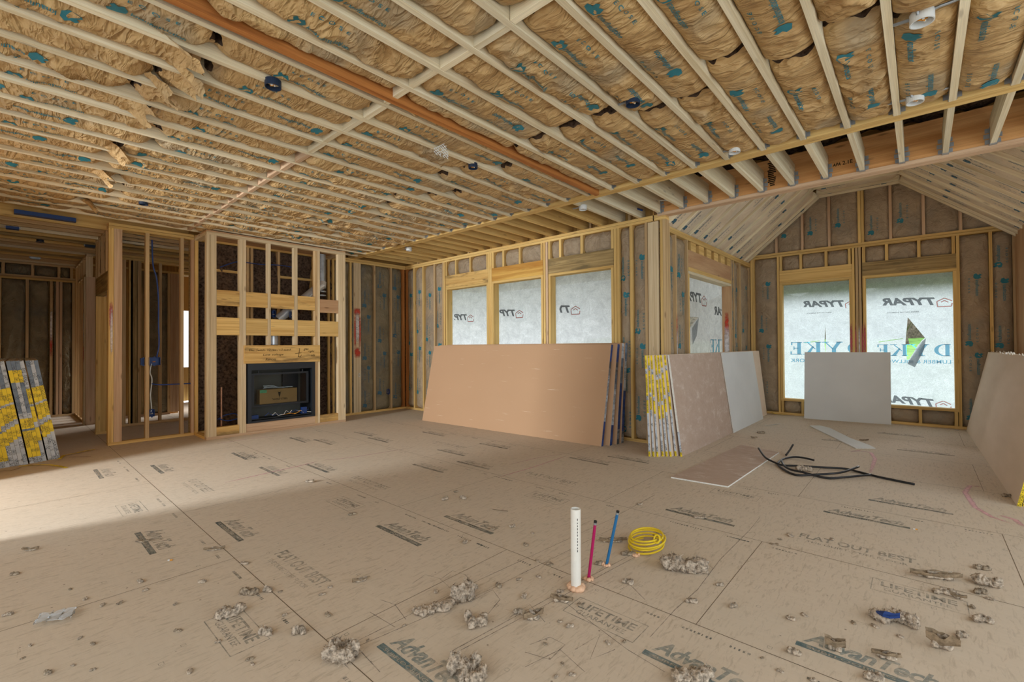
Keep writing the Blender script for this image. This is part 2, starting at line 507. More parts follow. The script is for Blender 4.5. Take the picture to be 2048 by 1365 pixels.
class MB:
    def __init__(s):
        s.v, s.f, s.m, s.uvs = [], [], [], []

    def add(s, verts, faces, mat=0, uvs=None):
        b = len(s.v)
        s.v.extend([tuple(map(float, p)) for p in verts])
        for i, f in enumerate(faces):
            s.f.append(tuple(b + k for k in f))
            s.m.append(mat if not isinstance(mat, (list, tuple)) else mat[i])
            s.uvs.append(uvs[i] if uvs is not None else [(verts[k][0], verts[k][1]) for k in f])

    def bar(s, a, b, w, h, side=None, mat=0, ends=None):
        """a board from a to b; w is its size along <side>, h its size along the third direction; a and b lie on its centre line"""
        a, b = np.array(a, float), np.array(b, float)
        d = b - a
        L = np.linalg.norm(d)
        d /= L
        if side is None:
            side = (0, 0, 1) if abs(d[2]) < 0.8 else (1, 0, 0)
        sd = np.array(side, float)
        sd -= d * (sd @ d)
        sd /= np.linalg.norm(sd)
        up = np.cross(d, sd)
        P = []
        for q in (a, b):
            for (i, j) in ((-1, -1), (1, -1), (1, 1), (-1, 1)):
                P.append(q + sd * i * w / 2 + up * j * h / 2)
        r0, r1 = RND.random() * 9, RND.random() * 9
        F, U = [], []
        for k, (i, j) in enumerate(((0, 1), (1, 2), (2, 3), (3, 0))):
            F.append((i, j, j + 4, i + 4))
            wd_ = w if k % 2 == 0 else h
            o = r1 + k * 0.37
            U.append([(r0, o), (r0, o + wd_), (r0 + L, o + wd_), (r0 + L, o)])
        F.append((3, 2, 1, 0))
        F.append((4, 5, 6, 7))
        e = [(r0, r1), (r0 + 0.01, r1), (r0 + 0.01, r1 + h), (r0, r1 + h)]
        U += [e, e]
        s.add(P, F, mat, U)

    def box(s, p0, p1, axis=None, mat=0):
        p0, p1 = np.minimum(p0, p1).astype(float), np.maximum(p0, p1).astype(float)
        d = p1 - p0
        if axis is None:
            axis = int(np.argmax(d))
        c = (p0 + p1) / 2
        a, b = c.copy(), c.copy()
        a[axis], b[axis] = p0[axis], p1[axis]
        o = [1, 2, 0][axis]
        sd = np.zeros(3)
        sd[o] = 1
        s.bar(a, b, d[o], d[3 - axis - o], sd, mat)

    def tube(s, pts, r, n=8, mat=0, cap=True):
        P = [np.array(p, float) for p in pts]
        rs = r if isinstance(r, (list, tuple)) else [r] * len(P)
        V, Fc = [], []
        prev = None
        for i, p in enumerate(P):
            t = P[min(i + 1, len(P) - 1)] - P[max(i - 1, 0)]
            t /= (np.linalg.norm(t) + 1e-9)
            if prev is None:
                h = np.array([0, 0, 1.]) if abs(t[2]) < 0.9 else np.array([1., 0, 0])
            else:
                h = prev
            h = h - t * (h @ t)
            h /= np.linalg.norm(h)
            prev = h
            k = np.cross(t, h)
            for j in range(n):
                a = 2 * math.pi * j / n
                V.append(p + (h * math.cos(a) + k * math.sin(a)) * rs[i])
        for i in range(len(P) - 1):
            for j in range(n):
                Fc.append((i * n + j, i * n + (j + 1) % n, (i + 1) * n + (j + 1) % n, (i + 1) * n + j))
        if cap:
            Fc.append(tuple(range(n))[::-1])
            Fc.append(tuple((len(P) - 1) * n + j for j in range(n)))
        s.add(V, Fc, mat)

    def quad(s, a, b, c, d, mat=0, uv01=True):
        s.add([a, b, c, d], [(0, 1, 2, 3)], mat, [[(0, 0), (1, 0), (1, 1), (0, 1)]] if uv01 else None)

    def text(s, key, fn, width=None, height=None, mat=0, flip=False):
        v, f, ext = _TXT[key]
        k = (width / ext[0]) if width else (height / ext[1])
        ky = k if height is None else height / ext[1]
        P = [fn(x * k, y * ky) for x, y in v]
        s.add(P, [t[::-1] for t in f] if flip else f, mat)
        return ext[0] * k

    def ribbon(s, pts, w, mat=0):
        """flat strip along pts lying on the floor"""
        pts = [np.array(p, float) for p in pts]
        V = []
        for i, p in enumerate(pts):
            t = pts[min(i + 1, len(pts) - 1)] - pts[max(i - 1, 0)]
            t[2] = 0
            t /= np.linalg.norm(t) + 1e-9
            n_ = np.array([-t[1], t[0], 0])
            V += [p + n_ * w / 2, p - n_ * w / 2]
        F = [(2 * i, 2 * i + 1, 2 * i + 3, 2 * i + 2) for i in range(len(pts) - 1)]
        L = len(pts) - 1
        U = [[(i / L, 1), (i / L, 0), ((i + 1) / L, 0), ((i + 1) / L, 1)] for i in range(L)]
        s.add(V, F, mat, U)

    def build(s, name, mats, parent=None, loc=None, smooth=False):
        if not isinstance(mats, (list, tuple)):
            mats = [mats]
        org = ORG.get(parent.name, np.zeros(3)) if parent else (np.array(loc, float) if loc is not None else np.zeros(3))
        me = bpy.data.meshes.new(name)
        V = np.array(s.v, float) - org
        me.from_pydata([tuple(p) for p in V], [], s.f)
        for m in mats:
            me.materials.append(m)
        me.polygons.foreach_set('material_index', s.m)
        ul = me.uv_layers.new(name='UVMap')
        flat = [c for fu in s.uvs for uv in fu for c in uv]
        ul.data.foreach_set('uv', flat)
        if smooth:
            me.polygons.foreach_set('use_smooth', [True] * len(s.f))
        me.update()
        o = bpy.data.objects.new(name, me)
        COL.objects.link(o)
        if parent:
            o.parent = parent
            ORG[o.name] = ORG[parent.name]
        else:
            if loc is not None:
                o.location = loc
            ORG[o.name] = org
        return o


def tag(o, label, cat, group=None, kind=None):
    o['label'] = label
    o['category'] = cat
    if group:
        o['group'] = group
    if kind:
        o['kind'] = kind
    return o


def root(name, loc, label, cat, group=None, kind=None):
    o = bpy.data.objects.new(name, None)
    o.empty_display_size = 0.1
    COL.objects.link(o)
    o.location = loc
    ORG[o.name] = np.array(loc, float)
    return tag(o, label, cat, group, kind)


def struct(name, loc, label, cat):
    return root(name, loc, label, cat, None, 'structure')


def board(name, parent, p0, p1, w, axis=None, label=None):
    mb = MB()
    mb.box(p0, p1, axis)
    o = mb.build(name, WOOD[w], parent)
    if label:
        o['label'] = label
    return o


def barobj(name, parent, a, b, w, h, side, wd_):
    mb = MB()
    mb.bar(a, b, w, h, side)
    return mb.build(name, WOOD[wd_], parent)


def hsh(i, j, s):
    x = np.sin(i * 127.1 + j * 311.7 + s * 74.7) * 43758.5453
    return x - np.floor(x)


def vn(x, y, s=0.0):
    xi, yi = np.floor(x), np.floor(y)
    fx, fy = x - xi, y - yi
    fx, fy = fx * fx * (3 - 2 * fx), fy * fy * (3 - 2 * fy)
    a = hsh(xi, yi, s) * (1 - fx) + hsh(xi + 1, yi, s) * fx
    b = hsh(xi, yi + 1, s) * (1 - fx) + hsh(xi + 1, yi + 1, s) * fx
    return a * (1 - fy) + b * fy


def ridge(x, y, s, p=2.0):
    return (1 - np.abs(2 * vn(x, y, s) - 1)) ** p


def logo_poly():
    return [(0, 0), (0.6, -0.12), (1.0, 0.1), (1.05, 0.55), (0.8, 0.95), (0.5, 0.75), (0.25, 1.0), (0.05, 0.8), (0.2, 0.5), (-0.1, 0.3)]


LOGO = logo_poly()


def batt_into(mb, origin, U, V, N, L, Wd, seed, amp=0.012, bulge=0.04, edge=-0.03, step=0.03, style='ceiling', prints=True, ink=1, top=None, skirt=0.06):
    """crumpled paper face of one insulation batt. U runs along the batt, V across it, N out of the wall; top(u, v) may cut its far end"""
    O, U, V, N = [np.array(q, float) for q in (origin, U, V, N)]
    nu, nv = max(4, int(L / step)), max(6, int(Wd / (step * 0.8)))

    def h(u, v):
        t = v / Wd * 2 - 1
        b = edge + (bulge - edge) * np.clip(1 - np.abs(t) ** 2.6, 0, 1) ** 0.7
        en = np.clip(np.minimum(u, L - u) / 0.09, 0, 1)
        b = b - (1 - en) ** 2 * 0.05
        if style == 'ceiling':
            uu = u + 0.10 * t * t * (1 if seed % 2 else -1) + 0.07 * vn(u * 3, v * 6, seed + 3)
            w = ridge(uu * 8, v * 2.6 + u * 0.8, seed, 2.5) * 1.1 + ridge(uu * 19 + v * 4, v * 5, seed + 1, 2) * 0.62 + vn(u * 2.2, v * 2.2, seed + 2) * 1.3 \
                + ridge(u * 6 + v * 6, v * 6 - u * 3, seed + 6, 3) * 0.8 + ridge(u * 12 - v * 9, v * 7 + u * 4, seed + 7, 2) * 0.32 + ridge(uu * 30, v * 5 + u, seed + 8, 1.5) * 0.3
            big = np.clip(vn(u * 1.3, v * 1.0 + 3, seed + 9) - 0.55, 0, 1) * 2.2
            return b + amp * (w - 1.5) * (0.7 + big) * (0.35 + 0.65 * (1 - np.abs(t) ** 4))
        if style == 'smooth':
            w = vn(u * 2.0, v * 5, seed) + ridge(u * 3 + v * 2, v * 9, seed + 1, 3) * 0.5
            return b + amp * (w - 0.8)
        fold = ridge(u * 1.4 + v * 2.0, v * 9 + 0.8 * np.sin(u * 2 + seed), seed, 3) * 1.1 * np.abs(t) ** 0.7
        endw = np.exp(-np.minimum(u, L - u) / 0.22)
        w = fold + ridge(u * 11 + 3 * t * t, v * 4, seed + 1, 2) * endw * 1.6 + ridge(u * 7 + v * 9, v * 7 - u * 4, seed + 5, 4) * 0.6 + vn(u * 1.5, v * 3, seed + 2)
        return b + amp * (w - 0.9)

    us, vs = np.linspace(0, L, nu + 1), np.linspace(0, Wd, nv + 1)
    uu, vv = np.meshgrid(us, vs, indexing='ij')
    if style == 'ceiling':
        jag = (vn(vv * 22, vv * 0, seed + 4) - 0.5) * 0.05
        uu = uu + jag * np.clip(1 - uu / 0.1, 0, 1) + jag * np.clip(1 - (L - uu) / 0.1, 0, 1)
    if top is not None:
        uu = np.minimum(uu, top(vv))
    hh = h(uu, vv)
    P = O + uu[..., None] * U + vv[..., None] * V + hh[..., None] * N
    m = nv + 1
    flip = float(np.dot(np.cross(U, V), N)) < 0
    F, UV = [], []
    for i in range(nu):
        for j in range(nv):
            q = (i * m + j, (i + 1) * m + j, (i + 1) * m + j + 1, i * m + j + 1)
            F.append(q[::-1] if flip else q)
            UV.append([(us[i], vs[j]), (us[i + 1], vs[j]), (us[i + 1], vs[j + 1]), (us[i], vs[j + 1])])
    mb.add(P.reshape(-1, 3), F, 0, UV)
    # thickness: the sides of the batt run back into the bay
    rim = [(i, 0) for i in range(nu + 1)] + [(nu, j) for j in range(1, nv + 1)] + [(i, nv) for i in range(nu - 1, -1, -1)] + [(0, j) for j in range(nv - 1, 0, -1)]
    R0 = [P[i, j] for i, j in rim]
    n_ = len(R0)
    RV = R0 + [p - N * skirt for p in R0]
    mb.add(RV, [(i, (i + 1) % n_, n_ + (i + 1) % n_, n_ + i) for i in range(n_)], 2)
    if not prints:
        return
    rr = random.Random(seed * 13 + 5)
    ms = -1 if flip else 1

    def surf(u, v):
        u_, v_ = np.array(float(u)), np.array(float(v))
        return O + u * U + v * V + (float(h(u_, v_)) + 0.004) * N

    u0 = rr.uniform(0.08, 0.4)
    k = 0
    while u0 < L - 0.42:
        up = (k % 2 == 0)
        va = Wd * (0.28 if up else 0.60)
        sg = 1 if up else -1
        st = u0 if up else u0 + 0.34
        hgt = 0.05
        # bear-shaped blot, brand word along the batt, spaced caps beside it
        lg = [(st + sg * (x - 0.3) * 0.075, va + ms * sg * (y - 0.4) * 0.085) for x, y in LOGO]
        if all(0.01 < a < L - 0.01 for a, _ in lg) and (top is None or all(a < float(top(np.array(b_))) - 0.02 for a, b_ in lg)):
            mb.add([surf(a, b_) for a, b_ in lg], [tuple(range(len(lg)))], ink)

            def fnk(x, y):
                return surf(st + sg * (0.07 + x), va + ms * sg * (y - 0.02))
            okk = top is None or (st + sg * 0.35 < float(top(np.array(va))) - 0.02)
            if okk:
                mb.text('knauf', fnk, width=0.24, height=0.04, mat=ink)
                vb = va + sg * 0.10
                mb.text('ecose', lambda x, y: surf(st + sg * (0.04 + x), vb + ms * sg * y), width=0.22, height=0.022, mat=ink)
        u0 += rr.uniform(0.42, 0.72)
        k += 1


def batt(parent, mat, origin, U, V, N, L, Wd, seed, **kw):
    mb = MB()
    inkm = kw.pop('inkm', INK)
    batt_into(mb, origin, U, V, N, L, Wd, seed, **kw)
    return mb.build('insulation_batt', [mat, inkm, FLUFF], parent, smooth=True)


def wool(parent, origin, U, V, N, L, Wd, seed, mat=None, amp=0.05, step=0.035, name='fibre_batt'):
    """bare fibre wool, lumpy"""
    O, U, V, N = [np.array(q, float) for q in (origin, U, V, N)]
    nu, nv = max(4, int(L / step)), max(4, int(Wd / step))
    uu, vv = np.meshgrid(np.linspace(0, L, nu + 1), np.linspace(0, Wd, nv + 1), indexing='ij')
    hh = amp * (vn(uu * 5, vv * 5, seed) + 0.7 * ridge(uu * 9, vv * 11, seed + 1, 2) + 0.4 * vn(uu * 22, vv * 22, seed + 2) - 1)
    P = O + uu[..., None] * U + vv[..., None] * V + hh[..., None] * N
    m = nv + 1
    F = [(i * m + j, (i + 1) * m + j, (i + 1) * m + j + 1, i * m + j + 1) for i in range(nu) for j in range(nv)]
    if float(np.dot(np.cross(U, V), N)) < 0:
        F = [f[::-1] for f in F]
    mb = MB()
    mb.add(P.reshape(-1, 3), F)
    return mb.build(name, mat or FLUFF, parent, smooth=True)


X_, Y_, Z_ = np.eye(3)
ZC = 3.07          # underside of the joists
TOPZ = 3.45        # underside of the deck above

# ------------------------------------------------------------------ FLOOR
flr = MB()
flr.box((-5.2, -8.4, -0.03), (11.6, 4.2, 0.0), 0)
ZF = 0.0006


def seam_line(a, b, w=0.0038):
    flr.ribbon([(a[0], a[1], ZF), (b[0], b[1], ZF)], w, 1)


ys = [-8.508 + 1.2192 * k for k in range(11)]
for k, y in enumerate(ys):
    seam_line((-5.2, y), (11.5, y))
    for j in range(-4, 6):
        x = 3.84 + j * 2.4384 + (1.2192 if k % 2 == 0 else 0.0)
        if -5 < x < 11.4 and k < 10:
            seam_line((x, y), (x, y + 1.2192), 0.003)


def stamp(px, py, kind, size=0.52, ink=2):
    c = fl(px, py)
    z = ZF + 0.0004

    def at(dx, dy):
        return lambda x, y: (c[0] - size / 2 + dx + x, c[1] + dy + y, z)
    if kind == 'adv':
        flr.text('adv', at(0.02, 0.0), width=size * 0.9, height=size * 0.19, mat=ink)
        flr.box((c[0] - size / 2, c[1] - size * 0.10, ZF), (c[0] + size / 2, c[1] - size * 0.03, z), 0, ink)
        flr.text('subfloor', at(size * 0.08, -size * 0.085), width=size * 0.6, height=size * 0.035, mat=0)
    elif kind == 'flat':
        flr.text('flat', at(0, 0.0), width=size * 1.2, height=size * 0.16, mat=ink)
        flr.text('quiet', at(size * 0.1, -size * 0.13), width=size, height=size * 0.07, mat=ink)
    else:
        flr.text('lifetime', at(size * 0.1, 0.0), width=size * 0.8, height=size * 0.15, mat=ink)
        flr.text('guarantee', at(size * 0.14, -size * 0.13), width=size * 0.7, height=size * 0.09, mat=ink)
        x0, x1, y0, y1 = c[0] - size / 2, c[0] + size / 2, c[1] - size * 0.2, c[1] + size * 0.22
        for a, b in (((x0, y0), (x1, y0)), ((x1, y0), (x1, y1)), ((x1, y1), (x0, y1)), ((x0, y1), (x0, y0))):
            flr.ribbon([(a[0], a[1], z), (b[0], b[1], z)], 0.0045, ink)


for px, py in [(302, 1083), (468, 1060), (803, 1068), (942, 1047), (205, 947), (322, 938), (545, 942), (640, 936), (860, 936), (950, 930), (1180, 922),
               (1258, 919), (1400, 1033), (1730, 1037), (1818, 1012), (485, 912), (600, 880), (730, 868), (905, 905), (990, 892), (650, 884), (1690, 884),
               (1800, 870), (1850, 905), (870, 868), (760, 880)]:
    stamp(px, py, 'adv', 0.52, 2 if py > 1000 else 6)
for px, py in [(840, 1335), (1410, 1350), (1735, 1330)]:
    stamp(px, py, 'adv', 0.5, 3)
for px, py in [(388, 972), (582, 1135), (728, 966), (1090, 957), (1690, 1096), (890, 890)]:
    stamp(px, py, 'flat', 0.52, 2 if py > 1000 else 6)
for px, py in [(262, 1018), (690, 1008), (470, 1262), (1208, 1238), (1093, 997), (1470, 990), (1835, 1192), (500, 915)]:
    stamp(px, py, 'life', 0.38)
for _ in range(130):
    x, y = RND.uniform(4.2, 9), RND.uniform(-5.5, -1.5)
    s = 0.009
    flr.ribbon([(x - s, y - s, ZF), (x + s, y - s, ZF), (x + s, y + s, ZF), (x - s, y + s, ZF), (x - s, y - s + 0.003, ZF)], 0.003, 2)
# rows of small panel print beside the seams
for k, y in enumerate(ys[2:7]):
    for _ in range(26):
        x = RND.uniform(1, 9)
        for q in range(RND.randint(3, 8)):
            flr.box((x + q * 0.018, y - 0.07, ZF), (x + q * 0.018 + RND.uniform(0.004, 0.012), y - 0.055, ZF + 0.0002), 0, 2)
for pts in [[(690, 1295), (960, 1160), (1220, 1040), (1310, 990)], [(700, 1300), (980, 1180), (1240, 1050)], [(900, 1305), (1120, 1185), (1330, 1075)], [(905, 1310), (1130, 1190), (1335, 1080)],
            [(880, 1160), (905, 1142), (930, 1150), (955, 1175)], [(825, 1168), (850, 1150), (880, 1158), (920, 1195)], [(740, 1225), (790, 1255)], [(760, 1200), (790, 1210), (812, 1240)],
            [(1060, 1290), (1100, 1275), (1130, 1290), (1100, 1320), (1050, 1305)], [(1150, 1300), (1200, 1270), (1180, 1320), (1230, 1300)], [(1020, 1235), (1060, 1210), (1090, 1245)],
            [(1050, 1335), (1120, 1300), (1170, 1345)], [(1395, 1180), (1440, 1120), (1500, 1060), (1520, 1035)], [(1300, 1275), (1350, 1220), (1395, 1180)], [(1240, 1180), (1260, 1170), (1290, 1200)],
            [(1130, 1205), (1175, 1240), (1255, 1300), (1330, 1345)], [(650, 1290), (700, 1340)], [(700, 1280), (760, 1345)], [(940, 1205), (985, 1180), (1000, 1200), (975, 1230)]]:
    flr.ribbon([fl(x, y, ZF + 0.0002) for x, y in pts], 0.0035, 4)
for pts, w in [([(440, 968), (520, 950), (600, 932), (640, 922)], 0.03), ([(640, 922), (700, 916), (830, 895)], 0.02), ([(990, 957), (1060, 937), (1140, 910)], 0.02), ([(1010, 932), (1080, 915), (1140, 907)], 0.012),
               ([(1690, 905), (1720, 902), (1742, 906), (1750, 918), (1745, 935), (1738, 950)], 0.05), ([(2030, 1050), (1985, 1035), (1950, 1015), (1930, 985), (1940, 972), (1975, 975)], 0.05),
               ([(1995, 1030), (2030, 1040), (2048, 1055)], 0.05), ([(1440, 845), (1500, 856)], 0.03), ([(420, 890), (500, 878), (560, 872)], 0.02)]:
    flr.ribbon([fl(x, y, ZF + 0.0003) for x, y in pts], w, 5)
floor = flr.build('floor', [FLOORM, SEAM, FINK, FINKB, PENCIL, PT_F, FINKF], None, (0, 0, 0))
tag(floor, 'tan strand board subfloor with printed stamps and pencil marks', 'floor', None, 'structure')

# ------------------------------------------------------------------ MAIN CEILING
ceil = struct('ceiling', (5, -3, ZC), 'open joist ceiling with crumpled brown kraft insulation between the joists', 'ceiling')
JX = [6.065 + 0.3048 * k for k in range(-19, 16)]
for i, x in enumerate(JX):
    wob = 0.008 * math.sin(i * 2.3)
    barobj('joist', ceil, (x + wob, -8.2, ZC + 0.1175), (x, -1.29, ZC + 0.1175), 0.04, 0.235, X_, 'joist')
    board('joist', ceil, (x - 0.02, -1.17, ZC + 0.01), (x + 0.02, 0.14 if x < 5.7 else -0.02, ZC + 0.24), 'joist' if x > 5.0 else 'yellow', 1)
board('beam', ceil, (5.545, -8.2, ZC - 0.02), (5.592, -1.29, ZC + 0.235), 'orange', 1, 'orange laminated beam among the pale joists')
board('beam', ceil, (-0.1, -1.288, ZC), (10.9, -1.232, ZC + 0.235), 'yellow', 0)
board('beam', ceil, (-0.1, -1.229, ZC), (10.9, -1.172, ZC + 0.235), 'yellow', 0)
lv = MB()
lv.box((5.72, -0.02, ZC + 0.02), (10.9, 0.09, ZC + 0.36), 0)
for key, x, zz, hh, ww in (('21e', 7.73, ZC + 0.12, 0.04, 0.085), ('apa', 7.645, ZC + 0.12, 0.035, 0.07)):
    lv.text(key, lambda a, b, x=x, zz=zz: (x + a, -0.0215, zz + b), width=ww, height=hh, mat=1)
for k in range(14):
    zz = ZC + 0.06 + k * 0.021
    lv.box((7.06 + RND.uniform(-0.03, 0), -0.0215, zz), (7.09 + RND.uniform(0, 0.03), -0.02, zz + 0.014), 0, 1)
lv.build('beam', [WOOD['lvl'], DKINK], ceil)['label'] = 'deep orange laminated beam with dark stamp marks'
board('plate', ceil, (5.72, -0.022, ZC - 0.02), (10.9, 0.1, ZC + 0.018), 'pink', 0)
for i in range(len(JX) - 1):
    x0, x1 = JX[i] + 0.021, JX[i + 1] - 0.021
    if x0 > 9.3:
        continue
    y = -4.0 + 0.012 * math.sin(i * 1.7)
    board('blocking', ceil, (x0, y - 0.02, ZC + 0.003), (x1, y + 0.02, ZC + 0.2), 'joist' if i > 12 else 'pink', 0)


def hanger(x, y, dirn):
    mb = MB()
    z0 = ZC + 0.008
    mb.box((x - 0.024, y, z0 - 0.004), (x + 0.024, y + dirn * 0.045, z0), 0)
    for s in (-1, 1):
        mb.box((x + s * 0.0205, y, z0), (x + s * 0.0225, y + dirn * 0.045, z0 + 0.15), 2)
        for q in range(3):
            mb.box((x + s * 0.0225, y + dirn * 0.0, z0 + 0.012 + q * 0.05), (x + s * (0.05 + 0.008 * (q % 2)), y + dirn * 0.003, z0 + 0.05 + q * 0.05), 2)
    mb.build('joist_hanger', GALV, ceil)


for x in JX:
    if 5.7 < x < 9.6:
        hanger(x, -0.0225, -1)
    if 0.9 < x < 9.6:
        hanger(x, -1.290, -1)
# deck and wool above the strip between beam and window wall
dk = MB()
dk.box((-0.15, -8.3, TOPZ + 0.12), (11.4, 0.16, TOPZ + 0.16), 0)  # unseen deck added above the insulation to block the sky
dk.build('roof_deck', WOOD['osb'], ceil)
for k in range(4):
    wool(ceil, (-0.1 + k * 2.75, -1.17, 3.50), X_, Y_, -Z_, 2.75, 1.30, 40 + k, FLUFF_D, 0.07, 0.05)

# paper faced batts between the joists
spec = []
for i in range(len(JX) - 1):
    rr = random.Random(100 + i)
    x0 = JX[i] + 0.022
    wd_ = JX[i + 1] - JX[i] - 0.044
    j1 = -5.08 + rr.uniform(-0.18, 0.12)
    j2 = -2.62 + rr.uniform(-0.3, 0.3)
    cuts = [(-8.1, j1 - 0.02), (j1 + 0.02, -4.035), (-3.965, j2 - 0.02), (j2 + rr.choice((0.015, 0.02, 0.06)), -1.31)]
    for a, b, x0, wd_ in [(a, b, q0, q1) for a, b in cuts for q0, q1 in ([(x0, wd_)] if not (JX[i] < 5.57 < JX[i + 1]) else ([(5.607, 0.13)] if b < -4 else [(5.478, 0.052), (5.607, 0.13)]))]:
        cx, cy = x0 + wd_ / 2, (a + b) / 2
        best = 0
        for yy in np.linspace(a, b, 7):
            d = np.array([cx, yy, ZC]) - CAM
            zf = d @ FW
            if zf > 0.3:
                px, py = 1024 + F_ * (d @ RT) / zf, 682.5 - F_ * (d @ UP) / zf
                if -90 < px < 2140 and -120 < py < 700:
                    best = max(best, 1 / zf)
        spec.append((best, x0, a, b, wd_, len(spec)))
spec.sort(reverse=True)
rest = MB()
for n, (best, x0, a, b, wd_, sd) in enumerate(spec):
    rr = random.Random(sd)
    kw = dict(amp=rr.uniform(0.013, 0.021), bulge=rr.uniform(0.012, 0.028), edge=-0.016, style='ceiling', step=0.012 if best > 0.28 else (0.016 if best > 0.18 else 0.022))
    kw['prints'] = wd_ > 0.2
    if best > 0 and n < 98:
        batt(ceil, KR_C, (x0, a, ZC + 0.03), Y_, X_, -Z_, b - a, wd_, sd, **kw)
    else:
        kw.update(step=0.05, prints=best > 0 and wd_ > 0.2)
        batt_into(rest, (x0, a, ZC + 0.03), Y_, X_, -Z_, b - a, wd_, sd, **kw)
ro = rest.build('insulation_batt', [KR_C, INK, FLUFF], ceil, smooth=True)
ro['kind'] = 'stuff'
# dark wool that shows through the gaps
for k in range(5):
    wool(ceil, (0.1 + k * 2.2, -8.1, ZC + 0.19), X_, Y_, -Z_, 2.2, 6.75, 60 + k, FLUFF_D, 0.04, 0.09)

# torn paper that hangs from the batt ends
for k, (px, py, w_, l_, yaw) in enumerate([(318, 100, .26, .20, 0.3), (330, 150, .24, .22, 0.2), (292, 168, .2, .16, -0.2), (250, 215, .24, .14, 0.4), (205, 298, .24, .16, 0.1), (178, 345, .26, .18, 0.5), (165, 405, .22, .14, -0.3)]):
    c = fl(px, py, ZC - 0.01)
    P = []
    nx, ny = 16, 10
    for i in range(nx + 1):
        for j in range(ny + 1):
            u, v = i / nx - 0.5, j / ny
            rag = 0.25 * float(vn(np.array(u * 9), np.array(v * 0 + k), 2)) * v
            P.append((c[0] + u * w_ + yaw * v * l_ * 0.5, c[1] + (v - rag) * l_ + 0.02 * math.sin(u * 9 + k), c[2] + 0.03 - 0.10 * v ** 1.5 + 0.03 * math.sin(u * 7 + v * 3 + k) * v + 0.014 * float(vn(np.array(u * 22), np.array(v * 9), k))))
    mb = MB()
    mb.add(P, [(i * (ny + 1) + j, (i + 1) * (ny + 1) + j, (i + 1) * (ny + 1) + j + 1, i * (ny + 1) + j + 1) for i in range(nx) for j in range(ny)])
    mb.build('torn_paper_flap', KR_C, ceil, smooth=True)

# ------------------------------------------------------------------ WALL WITH THE THREE WINDOWS (back wall)
wb = struct('wall_back', (2.9, 0, 0), 'open stud wall with brown kraft insulation around three wrapped window openings', 'wall')
board('bottom_plate', wb, (0, 0, 0), (5.81, 0.14, 0.04), 'yellow', 0)
board('top_plate', wb, (0, 0, 3.0), (5.82, 0.14, 3.036), 'yellow', 0)
board('top_plate', wb, (0, 0, 3.04), (5.82, 0.14, 3.078), 'yellow', 0)
WB_ST = [(0.03, 'orange'), (0.302, 'yellow'), (0.615, 'yellow'), (0.985, 'stud'), (1.255, 'stud'), (1.30, 'yellow'), (2.545, 'yellow'), (2.59, 'yellow'), (3.80, 'yellow'), (3.848, 'pink'), (5.075, 'yellow'), (5.12, 'yellow'), (5.322, 'yellow'), (5.545, 'stud'), (5.762, 'yellow'), (5.80, 'stud')]
for x, w in WB_ST:
    board('stud', wb, (x - 0.02, 0, 0.04), (x + 0.02, 0.14, 3.0), w if w != 'orange' else 'orange', 2)
board('post', wb, (5.575, -0.006, 0.04), (5.72, 0.03, 2.99), 'pale', 2, 'wide pale post board with knots at the wall end')
WINS = [(1.34, 2.52, 'header'), (2.615, 3.77, 'grain'), (3.88, 5.048, 'grey')]
for k, (a, b, w) in enumerate(WINS):
    lab = ('weathered yellow header board', 'yellow header board with bold grain', 'grey stained header board with knots')[k]
    board('header', wb, (a, 0, 2.485), (b, 0.13, 2.722), w, 0, lab)
    board('header_plate', wb, (a, 0, 2.447), (b, 0.14, 2.483), 'yellow', 0)
    for x in ((1.36, 1.645, 2.05, 2.50), (2.64, 2.895, 3.275, 3.745), (3.90, 4.112, 4.51, 5.03))[k]:
        board('cripple_stud', wb, (x - 0.02, 0.0, 2.722), (x + 0.02, 0.14, 3.0), 'yellow', 2)
    board('rough_sill', wb, (a, 0, 0.60), (b, 0.14, 0.64), 'yellow', 0)
    for s in (a + 0.02, b - 0.02):
        board('jack_stud', wb, (s - 0.02, 0, 0.04), (s + 0.02, 0.14, 2.447), 'yellow', 2)


def sheath(parent, p0, p1):
    board('sheathing', parent, p0, p1, 'osb')


Y0, Y1 = 0.148, 0.162
for a, b in ((-0.15, 1.36), (2.50, 2.635), (3.75, 3.90), (5.03, 5.70)):
    sheath(wb, (a, Y0, 0), (b, Y1, 3.6))
for a, b, _ in WINS:
    sheath(wb, (a + 0.02, Y0, 0), (b - 0.02, Y1, 0.62))
    sheath(wb, (a + 0.02, Y0, 2.46), (b - 0.02, Y1, 3.6))


def wall_batts(parent, mat, bays, z0, z1, fixed, nrm, seed, **kw):
    """bays: (start, end) along the wall; fixed: plane value; nrm: inward normal"""
    V = X_ if abs(nrm[1]) > 0.5 else Y_
    for k, (a, b) in enumerate(bays):
        o = np.array([a, fixed, z0]) if abs(nrm[1]) > 0.5 else np.array([fixed, a, z0])
        o = o - np.array(nrm) * 0.022
        kk = dict(amp=0.010, bulge=0.012, edge=-0.035, step=0.028, style='wall', skirt=0.05)
        kk.update(kw)
        batt(parent, mat, o, Z_, V, nrm, z1 - z0, b - a, seed + k, **kk)


